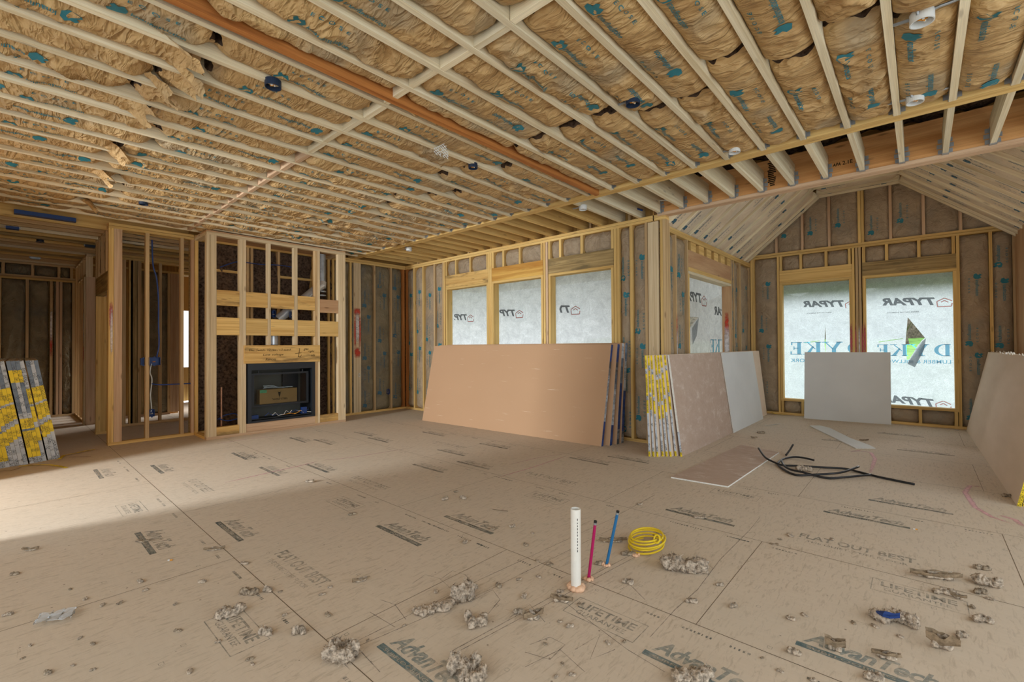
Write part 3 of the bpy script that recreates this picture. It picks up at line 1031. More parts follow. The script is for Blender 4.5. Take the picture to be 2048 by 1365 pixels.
wall_batts(wb, KR_W, [(0.05, 0.28), (0.325, 0.592), (0.638, 0.962), (1.008, 1.233), (5.142, 5.30), (5.344, 5.575)], 0.045, 2.995, 0, -Y_, 200)
bb = []
for (a, b, _), cr in zip(WINS, ((1.36, 1.645, 2.05, 2.50), (2.64, 2.895, 3.275, 3.745), (3.90, 4.112, 4.51, 5.03))):
    bb += [(p + 0.022, q - 0.022) for p, q in zip(cr[:-1], cr[1:])]
wall_batts(wb, KR_W, bb, 2.726, 2.996, 0, -Y_, 220, step=0.02)
wall_batts(wb, KR_W, [(a + 0.05, b - 0.05) for a, b, _ in WINS], 0.045, 0.598, 0, -Y_, 240, step=0.05, prints=False)
for x in (0.3, 1.0, 1.9, 2.6, 3.3, 3.9, 4.6, 5.25):
    board('cripple_stud', wb, (x - 0.02, 0.10, 3.08), (x + 0.02, 0.14, 3.5), 'stud', 2)


def to_uv(plane, pts):
    return [on(x, y, 1, plane) for x, y in pts]


def wrap_sheet(parent, mat, axis, plane, x0, x1, z0, z1, holes, marks, inward):
    """house wrap over one opening; axis 1: plane Y=const (x0..x1 along X), axis 0: plane X=const (x0..x1 along Y)"""
    from mathutils.geometry import tessellate_polygon
    P = (lambda a, z, d=0.0: (a, plane + inward * d, z)) if axis == 1 else (lambda a, z, d=0.0: (plane + inward * d, a, z))
    mb = MB()
    loops = [[Vector((x0, z0, 0)), Vector((x1, z0, 0)), Vector((x1, z1, 0)), Vector((x0, z1, 0))]] + [[Vector((a, z, 0)) for a, z in h] for h in holes]
    allv = [p for l in loops for p in l]
    mb.add([P(p[0], p[1]) for p in allv], [tuple(t) for t in tessellate_polygon(loops)], 0)
    marks(mb, P)
    return mb.build('house_wrap', [mat, WI_G, WI_R, WI_B], parent)


def typar(mb, P, xr, z0, L, tilt=-0.06, cut=None, red=True, small=True):
    """brand word seen from behind: it runs from xr towards smaller x; the little red house stands at its start"""
    def m(a, z):
        return P(a, z, 0.003)
    hgt = L * 0.19
    v, f, ext = _TXT['TYPAR']
    kx, ky = L / ext[0], hgt / ext[1]
    V2 = [(xr - x * kx, z0 + y * ky + tilt * (-x * kx)) for x, y in v]
    F2 = f
    if cut:
        F2 = [t for t in f if all(cut[0] < V2[i][0] < cut[1] for i in t)]
    mb.add([m(*p) for p in V2], F2, 1)
    if red:
        s = L * 0.27
        hx, hz = xr + s * 0.62, z0 + s * 0.18

        def line(pts, w):
            for (a, b), (c, d) in zip(pts[:-1], pts[1:]):
                l_ = math.hypot(c - a, d - b)
                nx, nz = -(d - b) / l_ * w / 2, (c - a) / l_ * w / 2
                q = [(a + nx, b + nz), (a - nx, b - nz), (c - nx, d - nz), (c + nx, d + nz)]
                if cut is None or all(cut[0] < t[0] < cut[1] for t in q):
                    mb.add([m(*t) for t in q], [(0, 1, 2, 3)], 2)
        h = s * 0.5
        line([(hx + h, hz + h * 0.25), (hx, hz + h * 0.8), (hx - h, hz + h * 0.25), (hx - h * 0.9, hz - h * 0.7), (hx + h * 0.9, hz - h * 0.7), (hx + h, hz - h * 0.1)], s * 0.09)
        line([(hx - h * 0.45, hz + h * 0.1), (hx, hz + h * 0.38), (hx + h * 0.5, hz + h * 0.02)], s * 0.09)
    if small:
        mb.text('bring', lambda x, y: m(xr - x - L * 0.3, z0 - L * 0.16 + y), width=L * 0.62, height=L * 0.03, mat=1)


def dyke(mb, P, xr, z0, L, cut=None):
    """DYKE in serif capitals, mirrored, with LUMBER & MILLWORK under it"""
    H = L * 0.21
    w = L * 0.2
    st, th, se = w * 0.27, w * 0.1, H * 0.06

    def q(pts):
        pts2 = [(xr - x, z0 + y) for x, y in pts]
        if cut is None or all(cut[0] < p[0] < cut[1] for p in pts2):
            mb.add([P(a, z, 0.003) for a, z in pts2], [tuple(range(len(pts2)))], 3)

    def rect(x0, y0, x1, y1):
        q([(x0, y0), (x1, y0), (x1, y1), (x0, y1)])
    # D
    x = 0
    rect(x + st * 0.3, 0, x + st * 1.3, H); rect(x, 0, x + st * 1.6, se); rect(x, H - se, x + st * 1.6, H)
    n = 10
    for i in range(n):
        a0, a1 = -math.pi / 2 + math.pi * i / n, -math.pi / 2 + math.pi * (i + 1) / n
        ro, ri = w * 0.62, w * 0.38
        cx = x + st * 1.3
        q([(cx + ro * math.cos(a0) * 1.15, H / 2 + H / 2 * math.sin(a0)), (cx + ro * math.cos(a1) * 1.15, H / 2 + H / 2 * math.sin(a1)),
           (cx + ri * math.cos(a1) * 1.15, H / 2 + (H / 2 - th * 0.6) * math.sin(a1)), (cx + ri * math.cos(a0) * 1.15, H / 2 + (H / 2 - th * 0.6) * math.sin(a0))])
    # Y
    x = L * 0.29
    q([(x, H), (x + st, H), (x + w * 0.5 + st * 0.5, H * 0.45), (x + w * 0.5 - st * 0.5, H * 0.45)])
    q([(x + w * 1.05, H), (x + w * 1.05 + th, H), (x + w * 0.5 + st * 0.5, H * 0.45), (x + w * 0.5 + st * 0.1, H * 0.45)])
    rect(x + w * 0.5 - st * 0.5, 0, x + w * 0.5 + st * 0.5, H * 0.47); rect(x + w * 0.2, 0, x + w * 0.8, se); rect(x - st * 0.3, H - se, x + st * 1.3, H); rect(x + w * 0.85, H - se, x + w * 1.3, H)
    # K
    x = L * 0.56
    rect(x + st * 0.3, 0, x + st * 1.3, H); rect(x, 0, x + st * 1.6, se); rect(x, H - se, x + st * 1.6, H)
    q([(x + w * 0.95, H), (x + w * 0.95 + th, H), (x + st * 1.3 + th, H * 0.42), (x + st * 1.3, H * 0.42)])
    q([(x + w * 0.5, H * 0.62), (x + w * 0.5 + st * 0.4, H * 0.68), (x + w * 1.15, 0), (x + w * 0.85, 0)])
    rect(x + w * 0.75, 0, x + w * 1.3, se); rect(x + w * 0.75, H - se, x + w * 1.25, H)
    # E
    x = L * 0.83
    rect(x + st * 0.3, 0, x + st * 1.3, H); rect(x, 0, x + w * 0.85, se); rect(x, H - se, x + w * 0.8, H); rect(x + st, H * 0.48, x + w * 0.6, H * 0.48 + se)
    rect(x + w * 0.75, 0, x + w * 0.85, H * 0.25); rect(x + w * 0.7, H * 0.75, x + w * 0.8, H); rect(x + w * 0.55, H * 0.38, x + w * 0.62, H * 0.66)
    v, f, ext = _TXT['lumber']
    kx, ky = L / ext[0], L * 0.062 / ext[1]
    V2 = [(xr - a * kx, z0 - L * 0.13 + b * ky) for a, b in v]
    F2 = [t for t in f if cut is None or all(cut[0] < V2[i][0] < cut[1] for i in t)]
    mb.add([P(a, z, 0.003) for a, z in V2], F2, 3)


WN = ['window opening covered with grey house wrap, nearest the room corner', 'window opening covered with grey house wrap, middle of the three under headers',
      'window opening covered with grey house wrap, third from the room corner']
for k, (a, b, _) in enumerate(WINS):
    wn = struct('window_%d' % (k + 1), ((a + b) / 2, 0.14, 0.62), WN[k], 'window')
    c = (a + 0.03, b - 0.03)
    pxs = ((955, 636), (1045, 628), (1150, 612))[k]
    mk = []
    if k == 0:
        e = on(934, 641, 1, 0.145)
        mk = [(e[0], e[2], 0.62)]
    elif k == 1:
        e = on(1030, 633, 1, 0.145)
        e2 = on(1140, 622, 1, 0.145)
        mk = [(e[0], e[2], 0.62), (e[0] + 1.22, e[2] + 0.02, 0.62)]
    else:
        e = on(1140, 626, 1, 0.145)
        e2 = on(1300, 606, 1, 0.145)
        mk = [(e[0], e[2], 0.62), (e[0] + 1.36, e[2] + 0.12, 0.62)]
    wrap_sheet(wn, WRAPB, 1, 0.146, a + 0.0, b - 0.0, 0.6, 2.5, [], lambda mb, P, mk=mk, c=c: [typar(mb, P, x, z, L, cut=c, small=False) for x, z, L in mk], -1)

# ------------------------------------------------------------------ LEFT WALL (fireplace side)
wl = struct('wall_left', (0, -2, 0), 'open stud wall with dark olive insulation beside the fireplace framing', 'wall')
board('bottom_plate', wl, (-0.14, -3.855, 0), (0, -0.002, 0.04), 'yellow', 1)
board('top_plate', wl, (-0.14, -3.855, 3.0), (0, -0.002, 3.036), 'yellow', 1)
board('top_plate', wl, (-0.14, -3.855, 3.04), (0, -0.002, 3.078), 'yellow', 1)
board('stud', wl, (-0.14, -0.075, 0.04), (0, -0.02, 3.0), 'orange', 2)
for y, w in [(-0.357, 'stud'), (-0.748, 'stud'), (-1.275, 'yellow'), (-1.63, 'yellow'), (-2.02, 'yellow'), (-2.62, 'stud'), (-3.05, 'stud'), (-3.11, 'stud'), (-3.62, 'yellow')]:
    board('stud', wl, (-0.14, y - 0.02, 0.04), (0, y + 0.02, 3.0), w, 2)
pp = MB()
for k in range(3):
    pp.box((-0.14, -1.215 + k * 0.053, 0.04), (0.0, -1.165 + k * 0.053, 3.0), 2)
for a, b, z0, z1, m in ((-1.222, -1.058, 1.95, 2.12, 1), (-1.21, -1.165, 1.2, 2.05, 1), (-1.11, -1.06, 1.25, 2.05, 1), (-1.215, -1.06, 1.1, 1.35, 1), (-1.18, -1.09, 1.35, 2.08, 2)):
    pp.quad((0.002 + m * 0.0006, a, z0), (0.002 + m * 0.0006, b, z0), (0.002 + m * 0.0006, b, z1), (0.002 + m * 0.0006, a, z1), m)
pp.build('post', [WOOD['pale'], PT_R, PT_W], wl)['label'] = 'three ply post sprayed red and white'
wall_batts(wl, KR_D, [(-0.335, -0.08), (-0.726, -0.38), (-1.05, -0.77), (-1.25, -1.225), (-1.61, -1.30)], 0.045, 2.995, 0, X_, 260, amp=0.016, inkm=INK_W)
for k, (a, b) in enumerate([(-2.6, -2.04), (-3.03, -2.64), (-3.6, -3.13), (-3.86, -3.64), (-2.0, -1.65)]):
    wool(wl, (-0.05, a, 0.05), Z_, Y_, X_, 2.94, b - a, 300 + k, FLUFF, 0.07, 0.035)
for y0, y1 in ((-3.6, -3.13), (-2.6, -2.04)):
    board('blocking', wl, (-0.1, y0, 2.55), (-0.02, y1, 2.59), 'yellow', 1)
sheath(wl, (-0.165, -3.9, 0), (-0.148, 0.16, 3.5))

# ------------------------------------------------------------------ FIREPLACE FRAMING
wf = struct('wall_fireplace', (0.6, -2.8, 0), 'framed fireplace chase of pale studs with yellow backing boards', 'wall')
FX = 0.62
for p0, p1, w, ax in [((0.53, -3.861, 0), (FX, -1.718, 0.04), 'pink', 1), ((0, -3.861, 0), (0.53, -3.80, 0.04), 'yellow', 0), ((0, -1.78, 0), (0.53, -1.718, 0.04), 'yellow', 0)]:
    board('bottom_plate', wf, p0, p1, w, ax)
for p0, p1, w, ax in [((0.53, -3.861, 2.985), (FX, -1.718, 3.03), 'pale', 1), ((0, -3.861, 2.985), (0.53, -3.77, 3.03), 'pale', 0), ((0, -1.808, 2.985), (0.53, -1.718, 3.03), 'pale', 0)]:
    board('top_plate', wf, p0, p1, w, ax)
board('soffit_board', wf, (0, -3.86, 3.032), (FX, -1.72, 3.05), 'ply', 1)
SF = [(-3.861, -3.82, 'pale', 0.04), (-3.815, -3.735, 'pale', 0.04), (-3.431, -3.388, 'pale', 0.04), (-3.386, -3.342, 'pale', 0.04), (-3.030, -2.985, 'pale', 1.372), (-2.62, -2.565, 'pale', 1.372),
      (-2.272, -2.230, 'stud', 0.04), (-2.228, -2.188, 'pale', 0.04), (-1.857, -1.77, 'pale', 0.04), (-1.768, -1.72, 'pale', 0.04)]
for a, b, w, z0 in SF:
    board('stud', wf, (0.53, a, z0), (FX, b, 2.985), w, 2)
for y in (-3.84, -1.74):
    board('stud', wf, (0.0, y - 0.02, 0.04), (0.04, y + 0.02, 2.985), 'yellow', 2)
for (z0, z1, w) in ((1.962, 2.19, 'header'), (1.523, 1.785, 'yellow')):
    for k, (a, b) in enumerate([(-3.733, -3.433), (-3.34, -3.032), (-2.983, -2.622), (-2.563, -2.274), (-2.186, -1.859)]):
        dz = -0.03 if (k == 4 and z0 > 1.8) else 0
        board('backing_board', wf, (0.575, a, z0 + dz), (FX + 0.002, b, z1 + dz), 'ply' if dz else w, 1)
for a, b in ((-3.733, -3.433), (-3.34, -2.274), (-2.186, -1.859)):
    board('backing_board', wf, (0.54, a, 0.042), (FX - 0.004, b, 0.165), 'header' if a != -3.34 else 'pink', 1)
mt = MB()
mt.box((FX + 0.003, -3.375, 1.09), (FX + 0.04, -2.205, 1.368), 1)


def onm(x, y):
    p = on(x, y, 0, FX + 0.0415)
    return p


for key, px, py, px2, py2 in (('m1', 498, 703, 582, 696), ('m2', 526, 713, 567, 708), ('m3', 531, 722, 552, 717), ('m4', 607, 702, 617, 699), ('m5', 616, 706, 629, 702), ('m6', 622, 713, 630, 710)):
    a, b = onm(px, py), onm(px2, py2)
    mt.text(key, lambda x, y, a=a: (FX + 0.0415, a[1] + x, a[2] + y), width=b[1] - a[1], height=0.034 if key == 'm1' else 0.04, mat=1)
for pts in ([(599, 697), (597, 715)], [(590, 708), (603, 706)], [(596, 712), (600, 715), (603, 710)]):
    q = [onm(*p) for p in pts]
    for a, b in zip(q[:-1], q[1:]):
        mt.bar(a, b, 0.006, 0.001, Y_ if abs(b[2] - a[2]) > abs(b[1] - a[1]) else Z_, 1)
mt.build('mantel_board', [WOOD['header'], DKINK], wf)['label'] = 'yellow board with handwritten marker notes'

# ------------------------------------------------------------------ HALL FRAMING, LEFT
wh = struct('wall_hall_front', (0, -4.3, 0), 'open stud partition without insulation left of the fireplace framing', 'wall')
board('bottom_plate', wh, (-0.09, -4.857, 0), (0, -3.865, 0.04), 'yellow', 1)
board('top_plate', wh, (-0.09, -4.857, 3.0), (0, -3.865, 3.036), 'yellow', 1)
board('top_plate', wh, (-0.09, -4.857, 3.04), (0, -3.865, 3.075), 'yellow', 1)
for a, b, w in [(-4.80, -4.714, 'pink'), (-4.455, -4.411, 'stud'), (-4.038, -3.996, 'stud'), (-3.90, -3.868, 'pink')]:
    board('stud', wh, (-0.09, a, 0.04), (0, b, 3.0), w, 2)
sp = MB()
sp.box((-0.09, -4.857, 0.04), (0, -4.803, 3.0), 2)
sp.quad((0.002, -4.853, 1.55), (0.002, -4.806, 1.55), (0.002, -4.806, 2.02), (0.002, -4.853, 2.02), 1)
sp.quad((0.0025, -4.84, 1.2), (0.0025, -4.81, 1.2), (0.0025, -4.81, 1.95), (0.0025, -4.84, 1.95), 2)
sp.build('stud', [WOOD['yellow'], PT_P, PT_W], wh)['label'] = 'corner stud with a pink spray mark'
board('post', wh, (-0.04, -3.864, 0.04), (0.0, -3.862 + 0.0, 3.0), 'stud', 2)

ws = struct('wall_hall_side', (-0.7, -4.83, 0), 'hall side partition with a plywood door header beside the corner post', 'wall')
board('top_plate', ws, (-1.40, -4.857, 3.0), (-0.09, -4.767, 3.036), 'pale', 0)
board('top_plate', ws, (-1.40, -4.857, 3.04), (-0.09, -4.767, 3.075), 'pale', 0)
board('header', ws, (-1.30, -4.857, 2.15), (-0.095, -4.767, 2.42), 'grey', 0)
for x in (-0.30, -0.72, -1.05):
    board('cripple_stud', ws, (x - 0.02, -4.857, 2.42), (x + 0.02, -4.767, 3.0), 'stud', 2)
board('stud', ws, (-0.135, -4.857, 0.0), (-0.095, -4.767, 2.15), 'yellow', 2)
board('jack_stud', ws, (-1.28, -4.857, 0.04), (-1.24, -4.72, 2.15), 'yellow', 2)
board('stud', ws, (-1.32, -4.857, 0.04), (-1.285, -4.767, 3.0), 'stud', 2)
board('bottom_plate', ws, (-1.32, -4.857, 0.0), (-1.24, -4.72, 0.04), 'yellow', 0)
batt(ws, KR_W, (-1.03, -4.84, 2.43), Z_, X_, -Y_, 0.55, 0.29, 331, amp=0.01, bulge=-0.01, edge=-0.03, style='wall', inkm=INK_W)
batt(ws, KR_W, (-0.70, -4.84, 2.43), Z_, X_, -Y_, 0.55, 0.38, 332, amp=0.01, bulge=-0.01, edge=-0.03, style='wall', inkm=INK_W)

w2 = struct('wall_hall_inner', (-3.4, -4.8, 0), 'narrow inner hall partition with a red and white sprayed post', 'wall')
board('top_plate', w2, (-4.4, -4.85, 2.96), (-2.55, -4.76, 3.0), 'pale', 0)
board('header', w2, (-3.9, -4.845, 2.62), (-2.65, -4.76, 2.66), 'pale', 0)
board('stud', w2, (-2.64, -4.85, 0.0), (-2.60, -4.76, 2.96), 'pale', 2)
pn = MB()
pn.box((-2.60, -4.85, 0.0), (-2.58, -4.56, 2.60), 2)
pn.build('jamb_board', WOOD['pink'], w2)
ps = MB()
ps.box((-2.80, -4.87, 0.0), (-2.64, -4.85, 2.6), 2)
ps.quad((-2.79, -4.8715, 1.35), (-2.65, -4.8715, 1.35), (-2.65, -4.8715, 2.1), (-2.79, -4.8715, 2.1), 2)
ps.quad((-2.78, -4.8722, 1.05), (-2.66, -4.8722, 1.05), (-2.66, -4.8722, 1.45), (-2.78, -4.8722, 1.45), 1)
ps.build('stud', [WOOD['pale'], PT_R, PT_W], w2)['label'] = 'stud sprayed white with a red patch'
for x in (-4.30, -3.9, -3.5, -3.1):
    board('stud', w2, (x - 0.02, -4.85, 0.0), (x + 0.02, -4.76, 2.96), 'stud', 2)
board('bottom_plate', w2, (-4.4, -4.85, 0.0), (-3.1, -4.76, 0.04), 'stud', 0)

w3 = struct('wall_hall_end', (-4.4, -5.4, 0), 'dark insulated wall at the end of the hall', 'wall')
XH = -4.4
for z0, z1, w in ((2.96, 3.0, 'stud'), (2.71, 2.75, 'stud'), (2.668, 2.706, 'yellow'), (0, 0.04, 'stud')):
    board('plate', w3, (XH - 0.14, -8.2, z0), (XH, -4.3, z1), w, 1)
for y, w in ((-6.6, 'stud'), (-6.2, 'stud'), (-5.86, 'stud'), (-5.51, 'stud'), (-5.05, 'pink'), (-5.10, 'pink'), (-4.868, 'stud')):
    board('stud', w3, (XH - 0.14, y - 0.02, 0.04), (XH, y + 0.02, 2.67), w, 2)
pn = MB()
pn.box((XH - 0.14, -5.205, 0.04), (XH, -5.165, 2.67), 2)
pn.quad((XH + 0.002, -5.205, 1.15), (XH + 0.002, -5.165, 1.15), (XH + 0.002, -5.165, 1.7), (XH + 0.002, -5.205, 1.7), 1)
pn.quad((XH + 0.003, -5.205, 1.4), (XH + 0.003, -5.165, 1.4), (XH + 0.003, -5.165, 2.2), (XH + 0.003, -5.205, 2.2), 2)
pn.build('stud', [WOOD['stud'], PT_R, PT_W], w3)['label'] = 'stud sprayed white and pink'
for y in (-6.2, -5.82, -5.44, -5.08, -4.9):
    board('cripple_stud', w3, (XH - 0.14, y - 0.02, 2.75), (XH, y + 0.02, 2.96), 'stud', 2)
wall_batts(w3, KR_D, [(-5.835, -5.535), (-5.485, -5.225), (-5.145, -5.12), (-5.03, -4.89), (-6.17, -5.885)], 0.045, 2.66, XH, X_, 340, amp=0.022, prints=False)
wall_batts(w3, KR_D, [(-6.17, -5.85), (-5.79, -5.465), (-5.41, -5.11), (-5.05, -4.93)], 2.752, 2.958, XH, X_, 350, amp=0.012, prints=False)
sheath(w3, (XH - 0.17, -8.2, 0), (XH - 0.15, -4.3, 3.4))

# rooms behind the open partition
w4 = struct('wall_closet', (-1.85, -4.2, 0), 'second open stud partition behind the front partition', 'wall')
XC = -1.85
board('bottom_plate', w4, (XC - 0.09, -4.75, 0), (XC, -3.2, 0.04), 'stud', 1)
board('top_plate', w4, (XC - 0.09, -4.75, 2.86), (XC, -3.2, 2.90), 'yellow', 1)
board('top_plate', w4, (XC - 0.09, -4.75, 2.905), (XC, -3.2, 2.945), 'yellow', 1)
for px, w, wd_ in ((248, 'stud', .05), (262, 'yellow', .05), (268, 'grey', .09), (279, 'stud', .045), (321, 'stud', .04), (384, 'pink', .05)):
    y = on(px, 690, 0, XC)[1]
    board('stud', w4, (XC - 0.09, y - wd_ / 2, 0.04), (XC, y + wd_ / 2, 2.86), w, 2)
w5 = struct('wall_closet_back', (-3.0, -4.0, 0), 'dark insulated wall with a wide pale board behind the closet studs', 'wall')
XD = -3.05
board('bottom_plate', w5, (XD - 0.09, -4.74, 0), (XD, -3.55, 0.04), 'pink', 1)
board('top_plate', w5, (XD - 0.09, -4.74, 2.86), (XD, -3.2, 2.90), 'yellow', 1)
for px, w, wd_ in ((284, 'grey', .05), (338, 'stud', .04)):
    y = on(px, 690, 0, XD)[1]
    board('stud', w5, (XD - 0.09, y - wd_ / 2, 0.04), (XD, y + wd_ / 2, 2.86), w, 2)
y0, y1 = on(341, 690, 0, XD)[1], on(359, 690, 0, XD)[1]
board('post', w5, (XD - 0.02, y0, 0.04), (XD + 0.01, y1, 2.86), 'pink', 2)
ya = on(287, 690, 0, XD)[1]
wall_batts(w5, KR_D, [(ya, y0 - 0.04)], 0.045, 2.85, XD, X_, 360, amp=0.015, prints=False)
sheath(w5, (XD - 0.115, -4.74, 0), (XD - 0.095, y1, 3.3))
w6 = struct('wall_far', (-5.4, -3.2, 0), 'far outer wall with a bright slot of daylight between studs', 'wall')
XE = -5.6
yl, yr = on(362, 690, 0, XE)[1], on(384, 690, 0, XE)[1]
zt, zb = on(371, 622, 0, XE)[2], on(371, 735, 0, XE)[2]
sheath(w6, (XE - 0.02, -4.3, 0), (XE, yl, 3.3))
sheath(w6, (XE - 0.02, yl, 0), (XE, yr, zb))
sheath(w6, (XE - 0.02, yl, zt), (XE, yr, 3.3))
sheath(w6, (XE - 0.02, yr, 0), (XE, -1.0, 3.3))
for y in (yl - 0.05, yr + 0.05):
    board('stud', w6, (XE, y - 0.02, 0), (XE + 0.1, y + 0.02, 3.0), 'pink', 2)
w7 = struct('wall_hall_inner_back', (-2.9, -1.7, 0), 'sheathed partition closing the rooms behind the fireplace', 'wall')
for x0_, x1_, z0_, z1_ in ((-5.6, -4.2, 0, 3.4), (-3.0, -0.17, 0, 3.4), (-4.2, -3.0, 0, 0.4), (-4.2, -3.0, 2.4, 3.4)):  # opening added out of view so extra daylight reaches the closet rooms
    sheath(w7, (x0_, -1.2, z0_), (x1_, -1.18, z1_))

# hall ceiling
ch = struct('ceiling_hall', (-2.2, -5.5, 3.0), 'bare joist ceiling over the hall', 'ceiling')
for k in range(16):
    x = -0.22 - 0.28 * k
    board('joist', ch, (x - 0.02, -8.2, 3.005), (x + 0.02, -2.2, 3.24), ('yellow', 'stud', 'stud', 'joist', 'yellow', 'grey')[k % 6], 1)
board('deck', ch, (-5.6, -8.3, 3.30), (-0.1, -1.2, 3.33), 'ply', 0)
board('duct_block', ch, (-0.75, -6.02, 3.03), (-0.52, -5.96, 3.22), 'pale', 0)
board('duct_block', ch, (-0.75, -5.12, 3.03), (-0.52, -5.06, 3.22), 'pale', 0)
for k in range(4):
    x = -0.2 - 0.28 * k
    batt(ch, KR_W, (x - 0.26, -4.7, 3.03), Y_, X_, -Z_, 0.9, 0.24, 370 + k, amp=0.012, bulge=0.0, edge=-0.03, style='ceiling')

# front wall with the patio door opening (unseen, added to shape the light on the floor)
wfr = struct('wall_front', (-0.5, -6.35, 0), 'unseen outer wall that shapes the light of an open patio door, left of the drywall stack', 'wall')
YF = -6.35
sheath(wfr, (-5.6, YF - 0.1, 0), (1.42, YF, 3.4))
sheath(wfr, (3.42, YF - 0.1, 0), (3.7, YF, 3.4))
sheath(wfr, (1.42, YF - 0.1, 2.85), (3.42, YF, 3.4))
sheath(wfr, (3.6, -11.8, 0), (3.7, YF - 0.1, 3.4))  # unseen side wall added to keep the patio light off the main floor

# ------------------------------------------------------------------ SUN ROOM BAY: left wall
BX = 5.81
wbl = struct('wall_bay_left', (BX, 2, 0), 'bay side wall with a plywood header over a wrapped opening', 'wall')
board('bottom_plate', wbl, (BX - 0.14, 0.145, 0), (BX, 4.05, 0.04), 'yellow', 1)
board('top_plate', wbl, (BX - 0.14, 0.145, 2.855), (BX, 4.05, 2.895), 'yellow', 1)
board('top_plate', wbl, (BX - 0.14, 0.145, 2.897), (BX, 4.05, 2.935), 'yellow', 1)
for y, w in ((0.37, 'stud'), (0.79, 'stud'), (2.99, 'stud'), (3.30, 'stud'), (3.40, 'stud')):
    board('stud', wbl, (BX - 0.14, y - 0.018, 0.04), (BX, y + 0.018, 2.855), w, 2)
board('stud', wbl, (BX - 0.14, 2.83, 0.04), (BX, 2.87, 2.855), 'stud', 2)
sp = MB()
for m, (z0, z1, d) in enumerate([(1.2, 1.8, 0.002), (0.9, 1.62, 0.003)]):
    sp.quad((BX + d, 0.354, z0), (BX + d, 0.386, z0), (BX + d, 0.386, z1), (BX + d, 0.354, z1), m)
so = sp.build('spray_stripe', [PT_R, PT_W], wbl)
so['label'] = 'red and white spray stripe on the stud edge'
board('header', wbl, (BX - 0.13, 0.815, 2.47), (BX - 0.004, 2.825, 2.72), 'ply', 1)
board('header_plate', wbl, (BX - 0.14, 0.815, 2.37), (BX + 0.002, 2.825, 2.41), 'joist', 1)
board('header_plate', wbl, (BX - 0.14, 0.815, 2.412), (BX + 0.002, 2.825, 2.468), 'yellow', 1)
for k in range(6):
    y = 0.95 + k * 0.34
    board('blocking', wbl, (BX - 0.12, y, 2.722), (BX - 0.01, y + 0.2, 2.853), 'yellow', 1)
jk = MB()
jk.box((BX - 0.14, 2.785, 0.04), (BX, 2.827, 2.37), 2)
YJ = 2.784
for m, (x0, x1, z0, z1) in enumerate([(0.03, 0.11, 1.45, 1.95), (0.02, 0.12, 0.9, 1.72)]):
    d = 0.001 + 0.0008 * m
    jk.quad((BX - x0, YJ - d, z0), (BX - x1, YJ - d, z0), (BX - x1, YJ - d, z1), (BX - x0, YJ - d, z1), 1 + m)
jk.build('jack_stud', [WOOD['ply'], PT_R, PT_W], wbl)['label'] = 'jack stud with a white and red spray blob'
board('jack_stud', wbl, (BX - 0.14, 0.812, 0.04), (BX, 0.85, 2.37), 'yellow', 2)
wall_batts(wbl, KR_W, [(0.045, 0.348), (0.392, 0.768), (2.89, 2.97), (3.01, 3.28), (3.42, 4.0)], 0.045, 2.85, BX, X_, 400, amp=0.013)
XS = BX - 0.148
sheath(wbl, (XS - 0.015, -0.0, 0), (XS, 0.83, 3.4))
sheath(wbl, (XS - 0.015, 2.81, 0), (XS, 4.2, 3.4))
sheath(wbl, (XS - 0.015, 0.83, 2.4), (XS, 2.81, 3.4))
sheath(wbl, (XS - 0.015, 0.83, 0), (XS, 2.81, 0.3))
board('rough_sill', wbl, (BX - 0.14, 0.85, 0.28), (BX, 2.785, 0.32), 'yellow', 1)
wn = struct('window_4', (XS, 1.8, 0.3), 'window opening with torn grey house wrap in the bay side wall', 'window')


def o0(x, y):
    p = on(x, y, 0, XS)
    return (p[1], p[2])


def marks4(mb, P):
    a = o0(1440, 625)
    typar(mb, P, a[0] + 0.5, a[1] - 0.06, 0.8, 0.0, cut=(0.85, 2.77), small=False)
    b = o0(1400, 606)
    typar(mb, P, b[0] + 0.05, b[1], 0.8, 0.0, cut=(0.85, 2.77), small=False)
    c = o0(1440, 700)
    dyke(mb, P, c[0] + 0.6, c[1] - 0.05, 1.1, cut=(0.85, 2.77))


wr4 = wrap_sheet(wn, WRAPB, 0, XS - 0.001, 0.82, 2.8, 0.3, 2.42, [[o0(1379, 634), o0(1397, 635), o0(1380, 656)]], marks4, 1)
fm = MB()
p0, p1, p2, p3 = o0(1397, 635), o0(1380, 657), o0(1380, 690), o0(1392, 672)
fm.add([(XS + 0.006, *p0), (XS + 0.03, *p1), (XS + 0.04, *p2), (XS + 0.012, *p3)], [(0, 1, 2, 3)])
fm.build('torn_flap', WRAPB, wr4)

# ------------------------------------------------------------------ gable wall of the bay
GY = 4.05
wg = struct('wall_bay_back', (7.5, GY, 0), 'gable stud wall with grey brown insulation around two bright wrapped openings', 'wall')
BXR = 9.37
board('bottom_plate', wg, (BX - 0.14, GY, 0), (BXR + 0.14, GY + 0.14, 0.04), 'yellow', 0)
board('top_plate', wg, (BX - 0.14, GY - 0.005, 3.0), (BXR + 0.14, GY + 0.14, 3.038), 'yellow', 0)
board('top_plate', wg, (BX - 0.14, GY - 0.005, 3.042), (BXR + 0.14, GY + 0.14, 3.08), 'yellow', 0)
for x, w in ((5.832, 'yellow'), (5.868, 'yellow'), (6.297, 'yellow'), (7.452, 'yellow'), (7.50, 'stud'), (7.545, 'stud'), (8.76, 'yellow'), (9.112, 'yellow'), (9.352, 'stud')):
    board('stud', wg, (x - 0.018, GY, 0.04), (x + 0.018, GY + 0.14, 3.0), w, 2)
G1, G2 = (6.32, 7.432), (7.578, 8.742)
